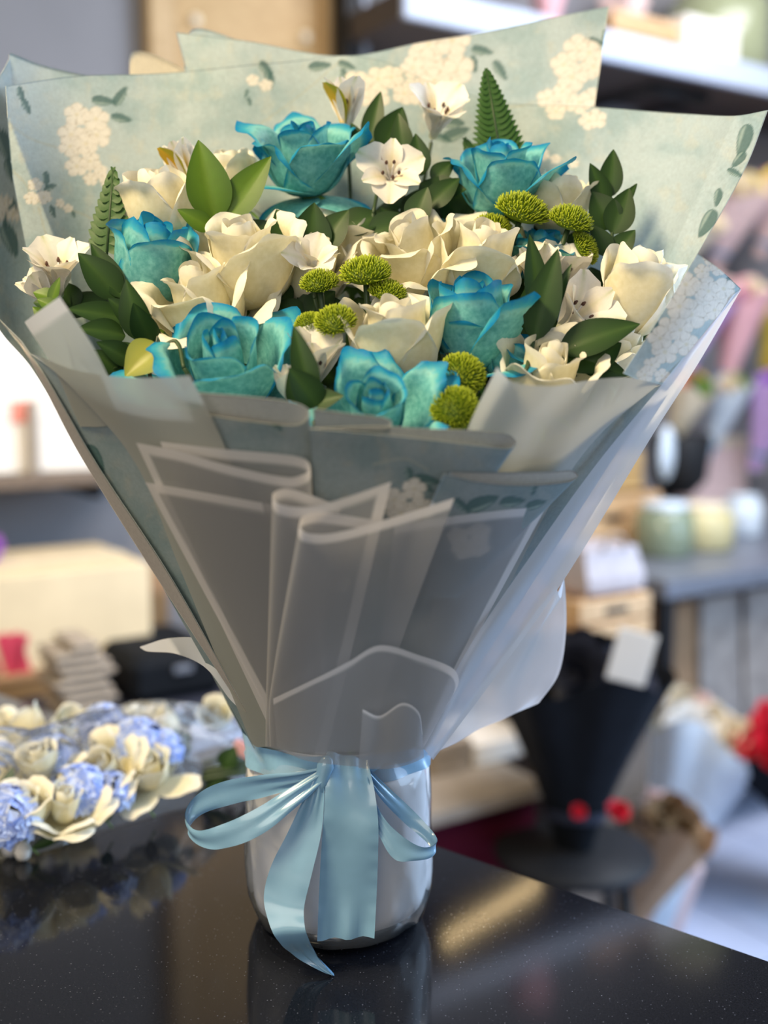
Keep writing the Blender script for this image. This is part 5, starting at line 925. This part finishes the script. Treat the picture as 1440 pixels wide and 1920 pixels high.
t, s0, s1, a, b = wthing('grey_box', 815, 1390, 880, 1480, 1.05, 0.2, 'grey beige box on the plinth next to the white box', 'box', None, zpl+0.001); wb(t, 'body', 'corr', s0, s1, 0.85, 1.05, a, b-0.004); wb(t, 'lid', 'corr', s0-0.004, s1+0.004, 0.846, 1.054, b-0.03, b)
# ------------------------------------------------------------------ left: low table with cartons
nt_ = 0.80; ztb = W(150, 1345, nt_)[1]; s0, s1 = W(-300, 1345, nt_)[0], W(470, 1345, nt_)[0]
lt = thing('low_table', WP((s0+s1)/2, 0.45, Z_FLOOR), 'dark low table along the left wall below the shelf', 'table')
wb(lt, 'top', 'navy', s0, s1, 0.05, nt_+0.1, ztb-0.03, ztb)
for (ss, nn) in ((s0+0.04, nt_+0.05), (s1-0.04, nt_+0.05), (s0+0.04, 0.1), (s1-0.04, 0.1)): wb(lt, 'leg', 'blackmetal', ss-0.02, ss+0.02, nn-0.02, nn+0.02, Z_FLOOR, ztb-0.03, 0.002)
zt_ = ztb+0.001
t, s0, s1, a, b = wthing('brown_tray', -250, 1276, 205, 1345, 0.62, 0.4, 'brown cardboard tray under the cream carton at the left', 'box', None, zt_); wb(t, 'body', 'brown', s0, s1, 0.22, 0.62, a, b); wb(t, 'rim', 'kraft', s0-0.004, s1+0.004, 0.216, 0.624, b-0.015, b+0.002); zc = b+0.003
t, s0, s1, a, b = wthing('cream_carton', -260, 1082, 284, 1278, 0.60, 0.36, 'large cream carton with red printing at the left', 'box', None, zc)
wb(t, 'body', 'carton', s0, s1, 0.24, 0.60, a, b); wb(t, 'tape', 'cream', s0-0.001, s1+0.001, 0.39, 0.45, b-0.002, b+0.001, 0.0004)
def stroke(x0, y0, x1, y1, wd_):
    A_, B_ = W(x0, y0, 0.602), W(x1, y1, 0.602); A3, B3 = WP(A_[0], 0.6025, A_[1]), WP(B_[0], 0.6025, B_[1]); d = B3-A3; L_ = np.linalg.norm(d); d /= L_; o_ = np.cross(WN, d)
    MB().box((A3+B3)/2, (L_, wd_, 0.0015), np.stack([d, o_, WN], 1)).build('red_letter', M['redprint'], t)
stroke(2, 1190, 24, 1262, .026); stroke(24, 1188, 48, 1262, .026); stroke(46, 1190, 26, 1262, .020); stroke(-40, 1190, -40, 1262, .026); stroke(-40, 1190, -8, 1262, .022)
t, s0, s1, a, b = wthing('brown_carton', 222, 1110, 400, 1345, 0.50, 0.3, 'brown cardboard box behind the cream carton', 'box', None, zt_); wb(t, 'body', 'brown', s0+0.08, s1, 0.06, 0.22, a, b); wb(t, 'flap', 'kraft', s0+0.08, s1, 0.215, 0.222, b-0.06, b+0.01, 0.001)
# stack of corrugated card trays with a rounded top
s0, s1 = W(112, 1300, 0.86)[0], W(216, 1300, 0.86)[0]; zc1 = W(160, 1205, 0.86)[1]; h = (zc1-zt_)/9
ck = thing('card_stack', WP((s0+s1)/2, 0.8, zt_), 'stack of grey corrugated card trays with a rounded top', 'card stack')
for k in range(9):
    f = k/8; wd_ = (s1-s0)*(0.86+0.14*math.sin(min(1, f*1.6)*PI/2)) if k < 7 else (s1-s0)*(0.85-0.35*(k-7)); cs = (s0+s1)/2-0.01*math.sin(k*2.1)+0.015*(0.5-f)
    MB().box(WP(cs, 0.79, zt_+h*(k+0.5)), (wd_, 0.13, h*0.82), WR, h*0.3).build('tray', M['corr'], ck)
t, s0, s1, a, b = wthing('black_case', 250, 1226, 432, 1345, 0.80, 0.3, 'black case on the low table behind the lying flowers', 'case', None, zt_); wb(t, 'body', 'black', s0+0.0, s1, 0.5, 0.8, a, b, 0.02); wb(t, 'clasp', 'steel', (s0+s1)/2-0.02, (s0+s1)/2+0.02, 0.8, 0.806, a+(b-a)*0.6, a+(b-a)*0.75, 0.001)
wp_ = W(4, 1105, 0.4); cpur = WP(wp_[0]-0.03, 0.42, b); t = thing('purple_bloom', WP(wp_[0]-0.02, 0.42, wp_[1]), 'purple flower on the cream carton at the left picture edge', 'flower')
zcar = zc+0; t.location = tuple(WP(wp_[0]-0.03, 0.42, W(20, 1082, 0.6)[1]+0.03)); ORG[t] = np.array(t.location); blossom(t, ORG[t], 0.04, 'purple', 'petals', 77)
# unseen lamp added so its mirrored streak shows in the polished counter
def lamp_pt(px, py, dist):    # direction mirrored in the counter at that pixel
    g = PZ(px, py); c = np.array([0, -CAMD, CAMH]); d = (g-c)/np.linalg.norm(g-c); d[2] *= -1; return g+d*dist
la, lb = lamp_pt(1010, 1655, 2.6), lamp_pt(835, 1765, 2.3)
lm = thing('glint_lamp', (la+lb)/2, 'slim warm glowing tube added out of view for its glint in the counter', 'lamp')
M['lamp'] = emit('glint_glow', (1.0, 0.72, 0.36), 16); MB().tube([la, lb], 0.012, 10).build('tube', M['lamp'], lm, True)
MB().tube([la+np.array([0, 0, 0.03]), lb+np.array([0, 0, 0.03])], 0.016, 10).build('housing', M['blackmetal'], lm, True)
# ------------------------------------------------------------------ bouquet lying on the counter at the left
def onc(px, py, z): return PZ(px, py, z)
lay = []
def small_rose(px, py, z, S, label, seed):
    base = onc(px, py, z); rng = np.random.RandomState(seed); t = thing('cut_rose', base, label, 'rose', 'white roses in the lying bouquet'); S *= 0.9; R = axis_frame((0.5*rng.randn()+0.1, -0.45+0.3*rng.randn(), 0.75), rng.rand()*6)
    for wi, wn in enumerate([['c0', 'c1', 'p2', 'g4'], ['c0', 'c1', 'p2', 's5', 'o5'], ['c1', 'p2', 'k3', 'o6']][seed % 3]):
        n, prof, w, cup, lip, roll = WH[wn]
        for k in range(n):
            V, e, F = petal(rng, prof, w, 2*PI*k/n+wi*1.1, cup, lip, roll, 0.02, nu=9, nv=8); mk('petal', (V*S)@R.T+base, F, M['rose_white'], t, cols={'edge': e})
for i, (x, y, z, S, lab) in enumerate([(70, 1385, .055, .040, 'yellowish white rose at the far side of the lying bouquet'), (135, 1378, .055, .036, 'small white rose at the upper rim of the lying bouquet'), (215, 1455, .05, .044, 'round cream rose in the middle of the lying bouquet'), (285, 1470, .04, .042, 'white rose at the right of the lying bouquet'), (50, 1545, .035, .044, 'white rose at the lower left of the lying bouquet'), (120, 1540, .03, .046, 'big white rose at the lower rim of the lying bouquet'), (20, 1460, .05, .042, 'white rose cut by the left picture edge'), (330, 1375, .06, .036, 'white rose under the shiny cellophane top of the lying bouquet'), (270, 1380, .06, .034, 'pale rose next to the shiny cellophane top'), (80, 1455, .06, .036, 'shaded white rose between blue blooms in the lying bouquet'), (410, 1355, .055, .034, 'white rose at the right end of the lying bouquet'), (-20, 1390, .05, .04, 'white rose at the far left end of the lying bouquet')]): small_rose(x, y, z, S, lab, 200+i)
def hydr(px, py, z, r, mats, label, seed):
    c = onc(px, py, z); c = c+np.array([0, -0.02, 0.012]); r *= 1.15; t = thing('blue_bloom', c, label, 'flower', 'blue blooms in the lying bouquet'); rng = np.random.RandomState(seed)
    for mi, mt in enumerate(mats):
        m = MB()
        for k in range(22):
            d = rng.randn(3); d[2] = abs(d[2]); d[1] -= 0.5; d /= np.linalg.norm(d); fr = axis_frame(d, rng.rand()*6)
            for q_ in range(4):
                a_ = q_*PI/2; cs, sn = math.cos(a_), math.sin(a_); s_ = r*0.36
                V = np.array([(0, 0, 0), (.5*cs-.45*sn, .5*sn+.45*cs, .1), (1.05*cs, 1.05*sn, .05), (.5*cs+.45*sn, .5*sn-.45*cs, .1)])*s_; m.add(V@fr.T+c+d*r*0.8, [(0, 3, 2, 1)])
        o = m.build('florets', M[mt], t); o['kind'] = 'stuff'
for i, (x, y, z, r, lab) in enumerate([(105, 1440, .05, .030, 'lavender blue bloom left of the round cream rose'), (160, 1500, .035, .030, 'blue bloom below the round cream rose'), (215, 1500, .03, .024, 'small blue bloom at the lower middle of the lying bouquet'), (265, 1405, .06, .028, 'bright blue bloom at the upper middle of the lying bouquet'), (310, 1420, .05, .024, 'lilac blue bloom toward the right of the lying bouquet'), (20, 1550, .03, .034, 'blue bloom at the lower left corner of the lying bouquet'), (205, 1375, .065, .026, 'pale blue bloom at the far rim of the lying bouquet'), (8, 1445, .05, .024, 'blue bloom at the left edge of the lying bouquet')]): hydr(x, y, z, r, ['bluelight', 'blueflower'], lab, 300+i)
for i, (x, y, z, x1, y1, w_, lab) in enumerate([(10, 1490, .05, 22, 1440, 26, 'upright green leaf at the left of the lying bouquet'), (40, 1520, .03, 120, 1500, 22, 'pale green leaf lying across the lower roses'), (200, 1540, .015, 195, 1500, 24, 'green leaf at the lower rim of the lying bouquet'), (280, 1520, .015, 285, 1470, 24, 'green leaf right of the lower blue bloom'), (320, 1400, .06, 330, 1370, 26, 'bright green leaf near the shiny cellophane'), (350, 1395, .055, 345, 1360, 22, 'olive leaf beside the shiny cellophane'), (60, 1590, .012, 130, 1560, 18, 'green leaf hanging below the lower left roses'), (440, 1470, .02, 360, 1490, 40, 'dark leaf at the right end of the lying bouquet'), (420, 1440, .03, 440, 1400, 40, 'dark green leaf inside the cellophane end')]):
    a_ = onc(x, y, z); b_ = P(x1, y1, a_[1]+0.0); t = thing('loose_leaf', a_, lab, 'leaf', 'leaves in the lying bouquet'); L_ = np.linalg.norm(b_-a_)
    place_leaf(t, a_, b_-a_, (0.1, -1, .6), L_, w_*0.5*(a_[1]+CAMD)/FPX*1.2, 'leaf_light' if i in (0, 1, 4, 2) else 'leaf', 0.3, 0.2).name = 'blade'
    MB().tube([a_, a_+np.array([0.004, 0.004, -0.008])], 0.0008, 5).build('leaf_stalk', M['stem'], t, True)
for i, (x, y) in enumerate([(18, 1590), (43, 1598)]):
    c = onc(x, y, 0.008); t = thing('white_bud', c, 'white flower bud lowest at the left, %s of the pair' % ('left' if i == 0 else 'right'), 'flower bud', 'buds below the lying bouquet'); MB().lathe([(0.001, -0.008), (0.006, -0.005), (0.0075, 0.001), (0.005, 0.008), (0.001, 0.011)], c, 14).build('bud', M['box_white'], t, True); MB().tube([c+np.array([0, 0.003, 0.008]), c+np.array([-0.004, 0.02, 0.02])], 0.001, 6).build('stalk', M['stem'], t, True)
# stems and cellophane of the lying bouquet
sb = thing('stem_bundle', onc(500, 1440, 0.004), 'bundle of green stems of the lying bouquet under the cellophane', 'stems')
for i in range(5):
    a_ = onc(380, 1430+8*i, 0.03); b_ = onc(560, 1395+12*i, 0.02); MB().tube([a_, (a_+b_)/2+np.array([0, 0, 0.004]), b_], 0.0024, 7).build('stem', M['stem_dark'], sb, True)
cols = []
for (x, yn, yf, zt2) in [(-120, 1625, 1400, .115), (0, 1612, 1352, .115), (90, 1592, 1338, .112), (180, 1562, 1330, .11), (270, 1535, 1318, .108), (360, 1510, 1316, .095), (430, 1490, 1345, .07), (462, 1476, 1372, .05)]:
    nr, fr_ = onc(x, yn, 0.002), onc(x, yf+120, 0.002); fr_ = onc(x, yn-90, 0.002)
    ring = []
    for k in range(12):
        f = k/11; p = nr*(1-f)+fr_*f+np.array([0.004*math.sin(k*3+x), 0, 0]); p[2] = 0.002+zt2*0.9*math.sin(PI*min(1, f*1.12))**0.7*(1+0.05*math.sin(k*2.3+x*0.05)) if f < 0.89 else 0.002+zt2*0.2*(1-f)/0.11; ring.append(p)
    cols.append(ring)
C_ = np.array(cols); x_ = np.linspace(0, 1, 60); t_ = np.linspace(0, 1, len(C_)); G = hermite_t(C_, t_, x_); t2 = np.linspace(0, 1, 12); G = hermite_t(G.transpose(1, 0, 2), t2, np.linspace(0, 1, 40))
G = G+np.stack([0*G[..., 0], 0.003*(fbm(G[..., 0]*60+5, G[..., 2]*60)-0.5), 0.006*(fbm(G[..., 0]*50, G[..., 1]*50)-0.4)*(G[..., 2] > 0.01)], -1)
tag(mk('cellophane_sleeve', G.reshape(-1, 3), grid_faces(60, 40), M['cello']), 'clear shiny cellophane over the flowers lying on the counter', 'cellophane')
c = onc(455, 1405, 0.045); tag(MB().box(c, (0.022, 0.003, 0.016), np.array(Matrix.Rotation(0.5, 3, 'Y')), 0.001).build('pink_tag', M['pink']), 'small pink tag at the right end of the cellophane', 'tag')
